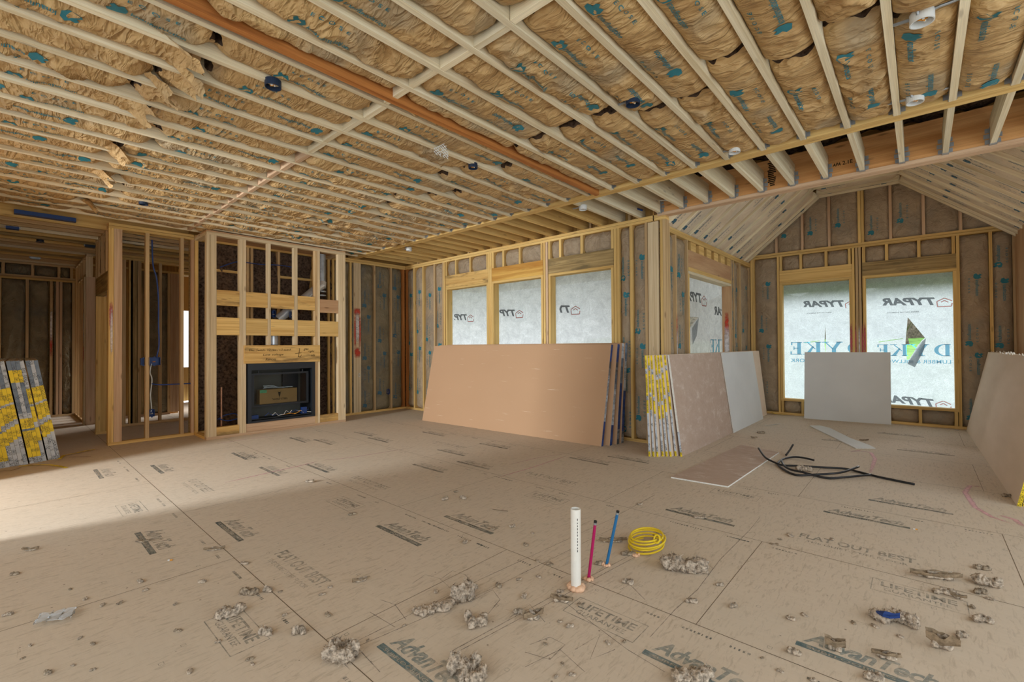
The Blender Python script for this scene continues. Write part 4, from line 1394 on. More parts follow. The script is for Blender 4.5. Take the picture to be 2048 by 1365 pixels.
for k, (a, b, w) in enumerate(((*G1, 'yellow'), (*G2, 'grey'))):
    board('header', wg, (a, GY, 2.505), (b, GY + 0.13, 2.728), w, 0, ('plain yellow header board', 'weathered brown header board')[k])
    board('header_plate', wg, (a, GY, 2.46), (b, GY + 0.14, 2.502), 'yellow', 0)
    board('rough_sill', wg, (a, GY, 0.262), (b, GY + 0.14, 0.305), 'yellow', 0)
    for s in (a + 0.02, b - 0.02):
        mb = MB()
        mb.box((s - 0.02, GY, 0.305), (s + 0.02, GY + 0.14, 2.46), 2)
        if s in (b - 0.02, a + 0.02) and 7.3 < s < 7.7:
            mb.quad((s - 0.018, GY - 0.002, 1.0), (s + 0.018, GY - 0.002, 1.0), (s + 0.018, GY - 0.002, 1.75), (s - 0.018, GY - 0.002, 1.75), 1)
        mb.build('jack_stud', [WOOD['yellow'], PT_P], wg)
    for x in ((6.345, 6.67, 7.06, 7.40), (7.60, 7.905, 8.31, 8.712))[k]:
        board('cripple_stud', wg, (x - 0.02, GY, 2.728), (x + 0.02, GY + 0.14, 3.0), 'yellow', 2)
    for x in ((6.345, 6.67, 7.06, 7.40), (7.60, 7.905, 8.295, 8.712))[k]:
        board('cripple_stud', wg, (x - 0.02, GY, 0.04), (x + 0.02, GY + 0.14, 0.262), 'yellow', 2)
mb = MB()
for i, x in enumerate((7.475, 7.523, 7.565)):
    mb.quad((x - 0.012, GY - 0.003, 0.9), (x + 0.012, GY - 0.003, 0.9), (x + 0.012, GY - 0.003, 1.72), (x - 0.012, GY - 0.003, 1.72), i % 2)
mb.build('spray_stripe', [PT_P, PT_W], wg)['label'] = 'pink and white spray stripes on the studs between the windows'
GB = [(5.89, 6.275), (8.782, 9.09), (9.134, 9.33)]
wall_batts(wg, KR_W, GB, 0.045, 2.995, GY, -Y_, 420, amp=0.009)
wall_batts(wg, KR_W, [(6.368, 6.648), (6.692, 7.038), (7.082, 7.378), (7.622, 7.883), (7.927, 8.288), (8.332, 8.69)], 2.732, 2.996, GY, -Y_, 430, step=0.022)
wall_batts(wg, KR_W, [(6.368, 6.648), (6.692, 7.038), (7.082, 7.378), (7.622, 7.883), (7.927, 8.273), (8.317, 8.69)], 0.042, 0.258, GY, -Y_, 440, step=0.022, prints=False)
board('stud', wg, (5.69, GY - 0.0, 0.0), (5.80, GY + 0.14, 3.0), 'stud', 2)


def roofz(x):
    """underside of the gable trim"""
    return min(3.02 + (x - 5.73) * 0.84, 4.075, 3.0 + (9.36 - x) * 0.835)


for a, b in (((5.70, 2.995), (6.985, 4.075)), ((6.985, 4.075), (8.078, 4.075)), ((8.078, 4.075), (9.40, 2.968))):
    barobj('rake_plate', wg, (a[0], GY + 0.04, a[1] + 0.03), (b[0], GY + 0.04, b[1] + 0.03), 0.1, 0.045, Y_, 'stud')
US = (6.274, 6.70, 7.113, 7.545, 7.59, 7.962, 8.37, 8.795)
for x in US:
    board('gable_stud', wg, (x - 0.02, GY, 3.08), (x + 0.02, GY + 0.14, roofz(x) + 0.01), 'yellow' if 7.5 < x < 7.6 else 'pink', 2)
ed = [5.86] + list(US) + [9.30]
for i, (a, b) in enumerate(zip(ed[:-1], ed[1:])):
    if b - a < 0.1:
        continue
    a2, b2 = a + 0.022, b - 0.022

    def tp(v, a2=a2):
        x = a2 + v
        return np.minimum(np.minimum(3.02 + (x - 5.73) * 0.84, 4.075), 3.0 + (9.36 - x) * 0.835) - 3.085 - 0.02
    L = max(roofz(a2), roofz(b2), roofz((a2 + b2) / 2)) - 3.085
    batt(wg, KR_W, (a2, GY + 0.02, 3.083), Z_, X_, -Y_, L, b2 - a2, 450 + i, amp=0.013, bulge=0.014, edge=-0.03, step=0.022, style='wall', top=tp)
YS = GY + 0.148
sheath(wg, (5.6, YS, 0), (6.34, YS + 0.015, 4.4))
sheath(wg, (8.722, YS, 0), (9.6, YS + 0.015, 4.4))
sheath(wg, (7.412, YS, 0), (7.598, YS + 0.015, 4.4))
for a, b in ((6.34, 7.412), (7.598, 8.722)):
    sheath(wg, (a, YS, 0), (b, YS + 0.015, 0.285))
    sheath(wg, (a, YS, 2.48), (b, YS + 0.015, 4.4))


def o1(x, y, d=YS):
    p = on(x, y, 1, d)
    return (p[0], p[2])


def marks5(mb, P):
    a = o1(1688, 614)
    typar(mb, P, a[0], a[1], 0.62, -0.05, cut=(6.345, 7.43))
    c = o1(1760, 684)
    dyke(mb, P, a[0] + 0.28, o1(1660, 710)[1], 1.12, cut=(6.345, 7.43))
    t = o1(1745, 790)
    typar(mb, P, a[0] + 0.02, o1(1688, 795)[1], 0.62, -0.05, cut=(6.345, 7.43), small=False)


def marks6(mb, P):
    a = o1(1870, 608)
    typar(mb, P, a[0], a[1] - 0.02, 0.66, -0.05, cut=(7.58, 8.74))
    b = o1(1902, 713)
    dyke(mb, P, b[0], b[1], 0.92, cut=(7.58, 8.735))
    t = o1(1868, 812)
    typar(mb, P, t[0], t[1] - 0.02, 0.66, -0.06, cut=(7.58, 8.74), small=False)


w5_ = struct('window_5', (6.9, YS, 0.3), 'bright wrapped opening behind the leaning white board, under the plain yellow header', 'window')
wrap_sheet(w5_, WRAP, 1, YS, 6.33, 7.43, 0.26, 2.5, [[o1(1650.0, 648), o1(1651.6, 672), o1(1651.4, 708), o1(1649.2, 690)], [o1(1609, 686), o1(1638, 681.5), o1(1639, 682.5), o1(1610, 687)]], marks5, -1)
w6_ = struct('window_6', (8.15, YS, 0.3), 'bright wrapped opening with a torn hole, under the weathered brown header', 'window')
wr6 = wrap_sheet(w6_, WRAP, 1, YS, 7.59, 8.74, 0.26, 2.5, [[o1(1815.5, 635), o1(1850, 676), o1(1843, 682), o1(1819, 718), o1(1814, 722), o1(1811, 685)], [o1(1757, 684), o1(1805, 677), o1(1806, 678), o1(1758, 685)]], marks6, -1)
fm = MB()
q = [o1(1852, 677), o1(1836, 690), o1(1815, 728), o1(1830, 735), o1(1848, 700)]
dd = (0.004, 0.06, 0.03, 0.01, 0.01)
fm.add([(x, YS - d, z) for (x, z), d in zip(q, dd)], [(0, 1, 4), (1, 2, 3, 4)])
fm.build('torn_flap', WRAP, wr6)

# ------------------------------------------------------------------ right wall of the bay
wr = struct('wall_bay_right', (BXR, 2, 0), 'bay side wall with a wide wooden panel at the corner', 'wall')
board('corner_panel', wr, (BXR - 0.012, 3.2, 0.0), (BXR + 0.01, GY - 0.002, 2.97), 'ply', 2)
board('bottom_plate', wr, (BXR, -0.0, 0), (BXR + 0.14, GY, 0.04), 'yellow', 1)
board('top_plate', wr, (BXR, 0.1, 2.82), (BXR + 0.14, GY, 2.90), 'yellow', 1)
for k in range(9):
    if not 0.7 < 0.22 + 0.4 * k < 2.9:
        board('stud', wr, (BXR, 0.2 + 0.4 * k, 0.04), (BXR + 0.14, 0.24 + 0.4 * k, 2.82), 'stud', 2)
for y0_, y1_, z0_, z1_ in ((-0.02, 0.7, 0, 3.4), (2.9, 4.2, 0, 3.4), (0.7, 2.9, 0, 0.3), (0.7, 2.9, 2.45, 3.4)):  # unseen opening left here to bring more daylight into the bay
    sheath(wr, (BXR + 0.15, y0_, z0_), (BXR + 0.17, y1_, z1_))
wbr = struct('wall_back_right', (10.4, 0.1, 0), 'unseen sheathed wall to the right of the bay', 'wall')
sheath(wbr, (9.52, 0.0, 0), (11.5, 0.02, 3.5))  # unseen wall added to keep the sun out of the main room

# ------------------------------------------------------------------ vault of the bay
cb = struct('ceiling_bay', (7.5, 2, 3.9), 'vaulted rafter ceiling of the bay with pale paper insulation', 'ceiling')
RA, RB = np.array([5.72, 0, 2.885]), np.array([6.99, 0, 3.965])
RC, RD = np.array([8.075, 0, 3.965]), np.array([9.45, 0, 2.80])
RY = [0.13 + 0.4064 * k for k in range(10)] + [3.98]
dl = (RB - RA) / np.linalg.norm(RB - RA)
nl = np.array([dl[2], 0, -dl[0]])
dr = (RC - RD) / np.linalg.norm(RC - RD)
nr = np.array([-dr[2] * 1.0, 0, dr[0]])
if nr[2] > 0:
    nr = -nr
for y in RY:
    yy = np.array([0, y, 0])
    barobj('rafter', cb, RA + yy - nl * 0.09, RB + yy - nl * 0.09, 0.038, 0.18, Y_, 'joist')
    barobj('rafter', cb, RC + yy - nr * 0.09, RD + yy - nr * 0.09, 0.038, 0.18, Y_, 'joist')
    barobj('collar_joist', cb, RB + yy + (-0.02, 0, 0.09), RC + yy + (0.02, 0, 0.09), 0.038, 0.18, Y_, 'joist')
LL, LR, LF = np.linalg.norm(RB - RA), np.linalg.norm(RC - RD), RC[0] - RB[0]
for i in range(len(RY) - 1):
    a, w = RY[i] + 0.02, RY[i + 1] - RY[i] - 0.04
    yy = np.array([0, a, 0])
    kw = dict(amp=0.006, bulge=-0.022, edge=-0.036, step=0.035, style='smooth', inkm=INK_W, skirt=0.1)
    batt(cb, KR_B, RA + yy, dl, Y_, nl, LL - 0.01, w, 500 + i, **kw)
    batt(cb, KR_B, RD + yy, dr, Y_, nr, LR - 0.01, w, 520 + i, **kw)
    batt(cb, KR_B, RB + yy, X_, Y_, -Z_, LF, w, 540 + i, **kw)
dk = MB()
for a, b, n_ in ((RA, RB, nl), (RC, RD, nr)):
    dk.bar(a - n_ * 0.22 + (0, 2.1, 0) + (0, 0.06, 0), b - n_ * 0.22 + (0, 2.16, 0) + (b - a) * 0.1, 4.04, 0.02, Y_)
dk.box((6.7, -0.2, 4.2), (8.4, 4.4, 4.22), 0)
dk.box((5.5, 0.1, 3.44), (9.8, 0.12, 4.7), 0)
dk.build('roof_deck', WOOD['osb'], cb)

# ------------------------------------------------------------------ outside
lawn = MB()
for x in range(-3, 5):
    lawn.add([(x * 10, 9, -0.62), (x * 10 + 10, 9, -0.62), (x * 10 + 10, 60, 2.6), (x * 10, 60, 2.6)], [(0, 1, 2, 3)], 0)
lawn.box((-30, 4.3, -0.66), (40, 9.5, -0.605), 0, 1)
tag(lawn.build('ground_outside', [LAWN, SIDING], None, (0, 0, 0)), 'green lawn outside seen through the torn house wrap', 'lawn', None, 'structure')
pr = struct('roof_porch', (2.5, 2, 2.9), 'porch roof outside the grey window openings', 'roof')
mb = MB()
mb.box((-1.5, 0.3, 2.92), (5.55, 3.9, 3.0), 0)
mb.build('porch_deck', SIDING, pr)
mb = MB()
mb.box((5.4, GY + 0.55, 2.34), (9.8, GY + 0.62, 2.9), 0)
mb.box((5.4, GY + 0.18, 2.88), (9.8, GY + 0.62, 2.9), 0)
mb.build('eave_board', SIDING, pr)


def tree(x, y, h, seed):
    rr = random.Random(seed)
    mb = MB()

    def branch(p, d, L, r, lv):
        pts, rs = [p], [r]
        for i in range(4):
            d = d + np.array([rr.uniform(-.25, .25), rr.uniform(-.25, .25), rr.uniform(-0.05, .2)])
            d /= np.linalg.norm(d)
            pts.append(pts[-1] + d * L / 4)
            rs.append(r * (1 - 0.2 * (i + 1)) + 0.012)
        mb.tube(pts, rs, 5)
        if lv > 0:
            for q in range(5):
                dd_ = d + np.array([rr.uniform(-1, 1), rr.uniform(-1, 1), rr.uniform(-.3, .7)])
                branch(pts[1 + q % 4], dd_ / np.linalg.norm(dd_), L * 0.6, r * 0.5, lv - 1)
    branch(np.array([x, y, 1.2]), np.array([0, 0, 1.0]), h, 0.12, 3)
    return mb.build('bare_tree', BARK, None, (x, y, 1.2))


hm = MB()
nx, nz = 90, 16
hp = []
for i in range(nx + 1):
    for j in range(nz + 1):
        a_ = math.pi * j / nz
        r_ = 2.6 + 0.9 * float(vn(np.array(i * 0.4), np.array(j * 0.5), 3)) + 0.5 * float(vn(np.array(i * 1.7), np.array(j * 1.9), 5))
        hp.append((-14 + i * 0.5, 50 - r_ * 0.8 * math.cos(a_), 1.7 + r_ * 1.5 * math.sin(a_)))
hm.add(hp, [(i * (nz + 1) + j, (i + 1) * (nz + 1) + j, (i + 1) * (nz + 1) + j + 1, i * (nz + 1) + j + 1) for i in range(nx) for j in range(nz)])
tag(hm.build('hedge', BARK, None, (8, 50, 1.7)), 'brown leafless hedge at the far side of the lawn', 'hedge')
for k, (x, y, h) in enumerate(((-4.0, 40, 3.2), (7.6, 39, 3.2), (19.0, 40, 3.2))):
    tag(tree(x, y, h, k), 'bare grey tree beyond the lawn seen through the torn wrap', 'tree', 'bare trees beyond the lawn')

# ------------------------------------------------------------------ DRYWALL


def sheet_geo(mb, bl, br, up, thick, nrm, mface, mcore, mback=None):
    """one board: bl, br bottom corners of its front face, up the vector of its height; nrm points out of the front"""
    bl, br, up, nrm = [np.array(q, float) for q in (bl, br, up, nrm)]
    nrm /= np.linalg.norm(nrm)
    q = [bl, br, br + up, bl + up]
    b = [p - nrm * thick for p in q]
    L, Hh = np.linalg.norm(br - bl), np.linalg.norm(up)
    r = RND.random() * 5
    uv = [(r, 0), (r + L, 0), (r + L, Hh), (r, Hh)]
    mb.add(q + b, [(0, 1, 2, 3), (7, 6, 5, 4), (0, 4, 5, 1), (3, 2, 6, 7), (0, 3, 7, 4), (1, 5, 6, 2)], [mface, mface if mback is None else mback, mcore, mcore, mcore, mcore],
           [uv, uv[::-1], uv, uv, uv, uv])


def tape_geo(mb, bot, top, nrm_out, thick_vec, segs):
    """tape folded over a bundle's end: bot/top of its front edge, thick_vec across the bundle; segs (fraction, material slot)"""
    bot, top, n_, tv = [np.array(q, float) for q in (bot, top, nrm_out, thick_vec)]
    L = np.linalg.norm(top - bot)
    t0 = 0.0
    r = RND.random() * 7
    for f_, m in segs:
        a, b = bot + (top - bot) * t0, bot + (top - bot) * min(1, t0 + f_)
        e = n_ * 0.002
        u0, u1 = r + L * t0, r + L * (t0 + f_)
        tw = np.linalg.norm(tv)
        mb.add([a + e, b + e, b + tv + e, a + tv + e], [(0, 1, 2, 3)], m, [[(u0, 0), (u1, 0), (u1, tw), (u0, tw)]])
        t0 += f_


def bundle(name, label, cat, grp, bl, br, up, nrm, end, segs, tapes, face, n=2, thick=0.0127, gap=0.0006, core=GYPS, face2=None):
    """a taped pair of boards; end 'l' or 'r' tells which end shows its tape"""
    bl, br, up, nrm = [np.array(q, float) for q in (bl, br, up, nrm)]
    nrm = nrm / np.linalg.norm(nrm)
    rt = root(name, tuple((bl + br) / 2), label, cat, grp)
    for k in range(n):
        mb = MB()
        off = -nrm * k * (thick + gap)
        sheet_geo(mb, bl + off, br + off, up, thick, nrm, 0, 1, 2)
        mb.build('drywall_sheet', [face, core, face2 or face], rt)
    if end and segs:
        mb = MB()
        ex = (br - bl) / np.linalg.norm(br - bl)
        b0 = br if end == 'r' else bl
        no = ex if end == 'r' else -ex
        tape_geo(mb, b0, b0 + up, no, -nrm * (n * thick + (n - 1) * gap), segs)
        mb.build('end_tape', tapes, rt)
    return rt


def nrm_of(bl, br, up):
    return np.cross(np.array(br, float) - np.array(bl, float), np.array(up, float))


# stack under the three windows: four taped pairs, blue end tape
ORD4 = ['front pair of brown drywall sheets leaning under the three windows, broad face to the room', 'second pair of drywall sheets in the blue taped stack under the windows',
        'third pair of drywall sheets in the blue taped stack under the windows', 'rear pair of drywall sheets in the blue taped stack, against the window studs']
for k, (yb0, yb1, yt, dx, nn, segs) in enumerate([
        (-0.765, -0.575, 0.285, 0.0, 3, [(0.24, 0), (0.33, 1), (0.12, 1), (0.14, 3), (0.17, 0)]),
        (-0.645, -0.462, 0.236, 0.06, 4, [(0.2, 0), (0.35, 1), (0.15, 2), (0.12, 3), (0.18, 0)]),
        (-0.425, -0.333, 0.18, 0.09, 4, [(0.15, 3), (0.45, 0), (0.25, 2), (0.15, 1)]),
        (-0.29, -0.226, 0.145, 0.10, 4, [(0.12, 3), (0.4, 0), (0.3, 1), (0.18, 2)])]):
    bl, br = (1.585 + dx, yb0, 0.001), (5.165 + dx, yb1, 0.001)
    up = (0.0, yt, math.sqrt(1.372 ** 2 - yt ** 2))
    bundle('drywall_pair', ORD4[k], 'drywall', 'blue taped drywall stack', bl, br, up, nrm_of(bl, br, up), 'r', segs, [TP_B, TP_W, TP_G, TP_K], BD_BROWN, n=nn, thick=0.0159)

# stack in the bay opening, yellow end tape
NAMES8 = ['white faced drywall pair at the front of the bay stack, farther half', 'dusty brown drywall sheet pair at the front of the yellow taped bay stack',
          'second yellow taped drywall pair behind the dusty front sheet in the bay stack', 'third yellow taped drywall pair counted from the dusty front sheet of the bay stack',
          'fourth yellow taped drywall pair counted from the dusty front sheet of the bay stack', 'fifth yellow taped drywall pair counted from the dusty front sheet of the bay stack',
          'sixth yellow taped drywall pair counted from the dusty front sheet of the bay stack', 'seventh yellow taped drywall pair, next to last in the bay stack',
          'rearmost yellow taped drywall pair of the bay stack, against the wall']


def vec(a, b):
    return tuple(np.array(b, float) - np.array(a, float))


bundle('drywall_pair', NAMES8[0], 'drywall', 'yellow taped drywall stack', (6.200, 1.52, 0.001), (6.200, 3.245, 0.001), (-0.148, -0.055, 1.208), (1, 0, 0.1), None, None, None, BD_GREY, n=1)
for k in range(8):
    xb = 6.182 - 0.0385 * k - (0.018 if k > 0 else 0)
    xt = 6.034 - 0.0238 * k - (0.01 if k > 0 else 0)
    yn = -0.43 - 0.036 * k + 0.012 * math.sin(k * 2.1)
    yf = 3.24 if k == 0 else 3.83 + 0.01 * (k % 3)
    up = (xt - xb, 0.0, 1.208)
    ysp = 0.30 + 0.1 * math.sin(k * 1.7)
    segs = [(0.05, 0), (0.36 + 0.05 * math.sin(k * 1.3), 1), (0.13, 0), (0.04, 1), (0.22, 0), (0.05, 1), (0.2, 0)] if k else [(0.04, 0), (0.2, 1), (0.76, 2)]
    bl, br = (xb, yn, 0.001), (xb, yf, 0.001)
    bundle('drywall_pair', NAMES8[k + 1], 'drywall', 'yellow taped drywall stack', bl, br, up, nrm_of(bl, br, up), 'l', segs, [TP_Y, TP_W, GYPS], BD_ROSE if k == 0 else BD_TAN, thick=0.0112)

# stack at the left edge
LW = ['rightmost', 'second', 'third', 'fourth', 'fifth', 'sixth', 'seventh', 'eighth', 'ninth', 'tenth', 'eleventh', 'twelfth', 'thirteenth', 'fourteenth']
for k in range(14):
    yb = -5.352 - 0.0355 * k - 0.012 * ((k >= 3) + (k >= 7))
    xe = 0.468 + 0.0125 * k + 0.008 * math.sin(k * 3.1) + (0.02 if 3 < k < 9 else 0)
    lean = -0.195 + 0.0004 * k
    up = (-0.02, lean, 1.2)
    s0 = 0.30 + 0.10 * math.sin(k * 0.9 + 1.5)
    if k % 7 < 4:
        segs = [(0.28 - 0.03 * k % 0.2, 1), (0.12, 0), (0.05, 1), (0.14, 0), (0.02, 1), (0.14, 0), (0.25, 1 if k % 2 else 2)]
    else:
        segs = [(0.06, 1), (0.12, 0), (0.14, 0), (0.02, 2), (0.1, 0), (0.05, 1), (0.3, 1 if k % 2 else 2), (0.12, 0), (0.09, 2)]
    tot = sum(s for s, _ in segs)
    segs = [(s / tot, m) for s, m in segs]
    br, bl = (xe, yb, 0.001), (xe - 2.44, yb + 0.05, 0.001)
    lab = 'yellow and white taped drywall pair in the left edge stack, ' + ('rightmost of the stack' if k == 0 else LW[k] + ' from its right end')
    bundle('drywall_pair', lab, 'drywall', 'drywall stack at the left edge', br, bl, up, (0, 1, 0.15), 'l', segs, [TP_Y, TP_W, TP_G], BD_TAN, thick=0.0165)

# stack leaning on the right bay wall
RWN = ['front tan drywall sheet of the stack leaning on the right bay wall', 'second drywall pair in the stack leaning on the right bay wall',
       'third drywall pair in the stack leaning on the right bay wall', 'rear drywall pair in the stack leaning on the right bay wall']
for k in range(4):
    xo = 0.035 * k
    bl, br = (8.812 + xo, 3.93 - 0.02 * k, 0.001), (8.878 + xo, -0.322 + 0.02 * k, 0.001)
    up = (0.245 - 0.005 * k, 0.0, 1.195)
    bundle('drywall_pair', RWN[k], 'drywall', 'drywall stack on the right bay wall', bl, br, up, nrm_of(bl, br, up), 'r', [(0.06, 0), (0.3, 0), (0.3, 1), (0.34, 0)], [TP_Y, TP_W, GYPS], BD_TAN)
fr = MB()
rr = random.Random(3)
for q in range(60):
    y = 3.9 - q * 0.07 + rr.uniform(-0.02, 0.02)
    xx = 9.075 + rr.uniform(0, 0.12)
    fr.tube([(xx, y, 1.193), (xx + rr.uniform(-.015, .015), y + rr.uniform(-.02, .02), 1.205 + rr.uniform(0, 0.018))], [0.006, 0.001], 4)
o = fr.build('torn_edge_paper', GYPS, None, (9.1, 2, 1.195))
tag(o, 'ragged torn paper along the top of the right wall drywall stack', 'paper', None, 'stuff')

mb = MB()
bl, br = np.array((6.742, 3.745, 0.001)), np.array((7.938, 3.872, 0.001))
up = (0.0, 0.13, 1.185)
sheet_geo(mb, bl, br, up, 0.0127, nrm_of(bl, br, up), 0, 1)
o = mb.build('drywall_offcut', [BD_GREY, GYPS], None, tuple((bl + br) / 2))
tag(o, 'square white drywall board leaning against the gable wall between the windows', 'drywall')
mb = MB()


def flat_sheet(pts, z=0.013):
    b = [fl(x, y, 0.001) for x, y in pts]
    t = [p + (0, 0, z) for p in b]
    n_ = len(b)
    a = np.array([p[:2] for p in b])
    uv = [tuple(p) for p in a]
    mb.add(b + t, [tuple(range(n_))[::-1], tuple(range(n_, 2 * n_))] + [(i, (i + 1) % n_, n_ + (i + 1) % n_, n_ + i) for i in range(n_)], [0, 0] + [1] * n_,
           [uv[::-1], uv] + [[(0, 0), (1, 0), (1, 0.01), (0, 0.01)]] * n_)


flat_sheet([(1342, 957), (1456, 976), (1558, 907), (1482, 892)])
o = mb.build('drywall_offcut', [BD_ROSE, GYPS], None, tuple(fl(1455, 930)))
tag(o, 'brown drywall piece lying flat on the floor beside the black cables', 'drywall')
mb = MB()
flat_sheet([(1619, 853), (1711, 898), (1751, 899), (1740, 893), (1700, 878), (1660, 858), (1640, 853)])
o = mb.build('drywall_offcut', [BD_GREY, GYPS], None, tuple(fl(1690, 880)))
tag(o, 'narrow grey drywall strip lying on the bay floor', 'drywall')

# ------------------------------------------------------------------ FIREPLACE INSERT
FYL, FYR, FZB, FZT = -3.322, -2.278, 0.17, 1.085
ff = root('fireplace_insert', (0.4, (FYL + FYR) / 2, 0.17), 'black gas fireplace insert with dark glass set in the framed chase', 'fireplace')
XF = FX + 0.012
mb = MB()
fw_ = 0.055
mb.box((XF - 0.05, FYL, FZB + 0.03), (XF, FYL + fw_, FZT - 0.10), 2)
mb.box((XF - 0.05, FYR - fw_, FZB + 0.03), (XF, FYR, FZT - 0.10), 2)
mb.box((XF - 0.05, FYL, FZT - 0.10), (XF, FYR, FZT), 1)
mb.box((XF - 0.05, FYL, FZB), (XF, FYR, FZB + 0.03), 1)
mb.build('outer_frame', BLKM, ff)
mb = MB()
mb.box((0.12, FYL + 0.02, FZB), (0.14, FYR - 0.02, FZT), 1, 1)
mb.box((0.12, FYL + 0.02, FZB), (XF - 0.05, FYL + 0.04, FZT))
mb.box((0.12, FYR - 0.04, FZB), (XF - 0.05, FYR - 0.02, FZT))
mb.box((0.12, FYL + 0.02, FZT - 0.02), (XF - 0.05, FYR - 0.02, FZT))
mb.box((0.12, FYL + 0.02, FZB), (XF - 0.05, FYR - 0.02, FZB + 0.02))
mb.box((0.16, FYL + 0.10, 0.40), (0.18, FYR - 0.38, 0.92), 1, 1)
mb.box((0.16, FYR - 0.36, 0.40), (0.2, FYR - 0.1, 0.92), 1)
mb.build('firebox', [BLKM, FBACK], ff)
XG = XF - 0.085
gy0, gy1, gz0, gz1 = FYL + 0.08, FYR - 0.08, 0.40, 0.93
mb = MB()
for a, b in (((gy0, gz0 + 0.03), (gy0 + 0.035, gz1 - 0.03)), ((gy1 - 0.035, gz0 + 0.03), (gy1, gz1 - 0.03)), ((gy0, gz1 - 0.03), (gy1, gz1)), ((gy0, gz0), (gy1, gz0 + 0.03))):
    mb.box((XG - 0.02, a[0], a[1]), (XG + 0.012, b[0], b[1]))
for y in (gy0 + 0.1, gy1 - 0.1):
    mb.box((XG, y - 0.01, gz1), (XG + 0.01, y + 0.01, gz1 + 0.04))
gfr = mb.build('glass_frame', BLKM, ff)
mb = MB()
mb.quad((XG, gy0 + 0.03, gz0 + 0.02), (XG, gy1 - 0.03, gz0 + 0.02), (XG, gy1 - 0.03, gz1 - 0.02), (XG, gy0 + 0.03, gz1 - 0.02))
mb.build('glass_pane', GLASS, gfr)
mb = MB()
for z in (0.37, 0.76):
    pass
mb.box((XF - 0.12, FYL + 0.06, 0.215), (XF - 0.02, FYR - 0.06, 0.225))
mb.box((XF - 0.10, FYL + 0.07, 0.225), (XF - 0.05, FYL + 0.17, 0.28), 1, 1)
mb.box((XF - 0.10, FYR - 0.2, 0.225), (XF - 0.05, FYR - 0.12, 0.33), 1, 1)
mb.build('control_tray', [BLKM, PLB], ff)
wr_ = random.Random(5)
for k, (m, n_) in enumerate(((BLUEW, 'wire'), (WHITEW, 'wire'), (ORGW, 'wire'), (BLUEW, 'wire'), (WHITEW, 'wire'))):
    mb = MB()
    y = FYL + 0.25 + k * 0.13
    pts = [(XF - 0.05 + wr_.uniform(-.02, .02), y + j * 0.05 + wr_.uniform(-.02, .02), 0.235 + abs(wr_.gauss(0, 0.028))) for j in range(7)]
    mb.tube(pts, 0.004, 6)
    mb.build(n_, m, ff)
cbx = root('cardboard_box', (0.4, -2.85, 0.42), 'brown cardboard box with a green label inside the fireplace', 'box')
mb = MB()
cy0, cy1, cz0, cz1 = -3.085, -2.50, 0.425, 0.655
mb.box((0.30, cy0, cz0), (0.44, cy1, cz1), 1)
mb.text('wolf', lambda x, y: (0.4415, -2.90 + x, 0.475 + y), width=0.25, height=0.03, mat=1)
for i in range(3):
    mb.add([(0.4415, -2.785 + dx * (0.028 - i * 0.006), 0.60 - i * 0.022 + dz * 0.02) for dx, dz in ((-1, 0.6), (-0.3, 0), (0.3, 0), (1, 0.6), (0.4, -1), (-0.4, -1))], [(0, 1, 2, 3, 4, 5)], 1)
mb.box((0.4405, -2.789, 0.515), (0.4415, -2.781, 0.56), 2, 1)
cart = mb.build('carton', [CARD, CARD2], cbx)
mb = MB()
mb.box((0.4405, cy0 + 0.002, 0.605), (0.442, cy0 + 0.105, 0.652))
mb.build('label', GREENL, cart)
mb = MB()
for j in range(5):
    pts = [(0.36 + RND.uniform(-.04, .04), -3.0 + q * 0.075, 0.664 + 0.012 * abs(math.sin(q * 1.3 + j)) + 0.01 * j * (q < 3)) for q in range(7)]
    mb.tube(pts, 0.006, 6)
o = mb.build('packing_wrap', FILM, None, (0.36, -2.8, 0.66))
tag(o, 'clear crumpled plastic wrap on top of the cardboard box in the fireplace', 'plastic wrap')

# flue
fu = root('flue_pipe', (0.3, -2.5, 1.1), 'shiny metal flue pipe with an elbow behind the fireplace framing', 'flue pipe')
pa, pb, pc = on(555, 640, 0, 0.33), on(640, 573, 0, 0.33), on(644, 505, 0, 0.33)
mb = MB()
mb.tube([pa, pa + (pb - pa) * 0.5, pb], 0.075, 20)
for t_ in (0.2, 0.5, 0.8):
    q = pa + (pb - pa) * t_
    d = (pb - pa) / np.linalg.norm(pb - pa)
    mb.tube([q - d * 0.012, q + d * 0.012], 0.079, 20)
mb.build('slanted_section', FLUE, fu, smooth=False)
mb = MB()
mb.tube([pb + (pa - pb) * 0.02, pb + (0, 0.03, 0.02), pb + (0, 0.04, 0.09)], [0.075, 0.08, 0.07], 20)
mb.build('elbow', FLUE, fu)
mb = MB()
top = np.array([pb[0], pb[1] + 0.04, 3.0])
mb.tube([pb + (0, 0.04, 0.08), top], 0.06, 20)
for z in (2.25, 2.32, 2.39, 2.9):
    mb.tube([(top[0], top[1], z), (top[0], top[1], z + 0.02)], 0.064, 20)
mb.build('riser', GALV, fu)
mb = MB()
mb.tube([on(545, 690, 0, 0.3), on(545, 680, 0, 0.3) + (0, 0, 0.25)], 0.085, 20)
mb.build('collar', FLUE, fu)
fp = root('floor_conduit', (0.3, -3.7, 0.2), 'thin copper coloured tube standing in the left bay of the fireplace framing', 'pipe')
mb = MB()
a, b = on(443, 838, 0, 0.30), on(443, 775, 0, 0.30)
mb.tube([(a[0], a[1], 0.0), (a[0], a[1], b[2])], 0.012, 10)
mb.build('tube', STEELC, fp)

# ------------------------------------------------------------------ WIRING


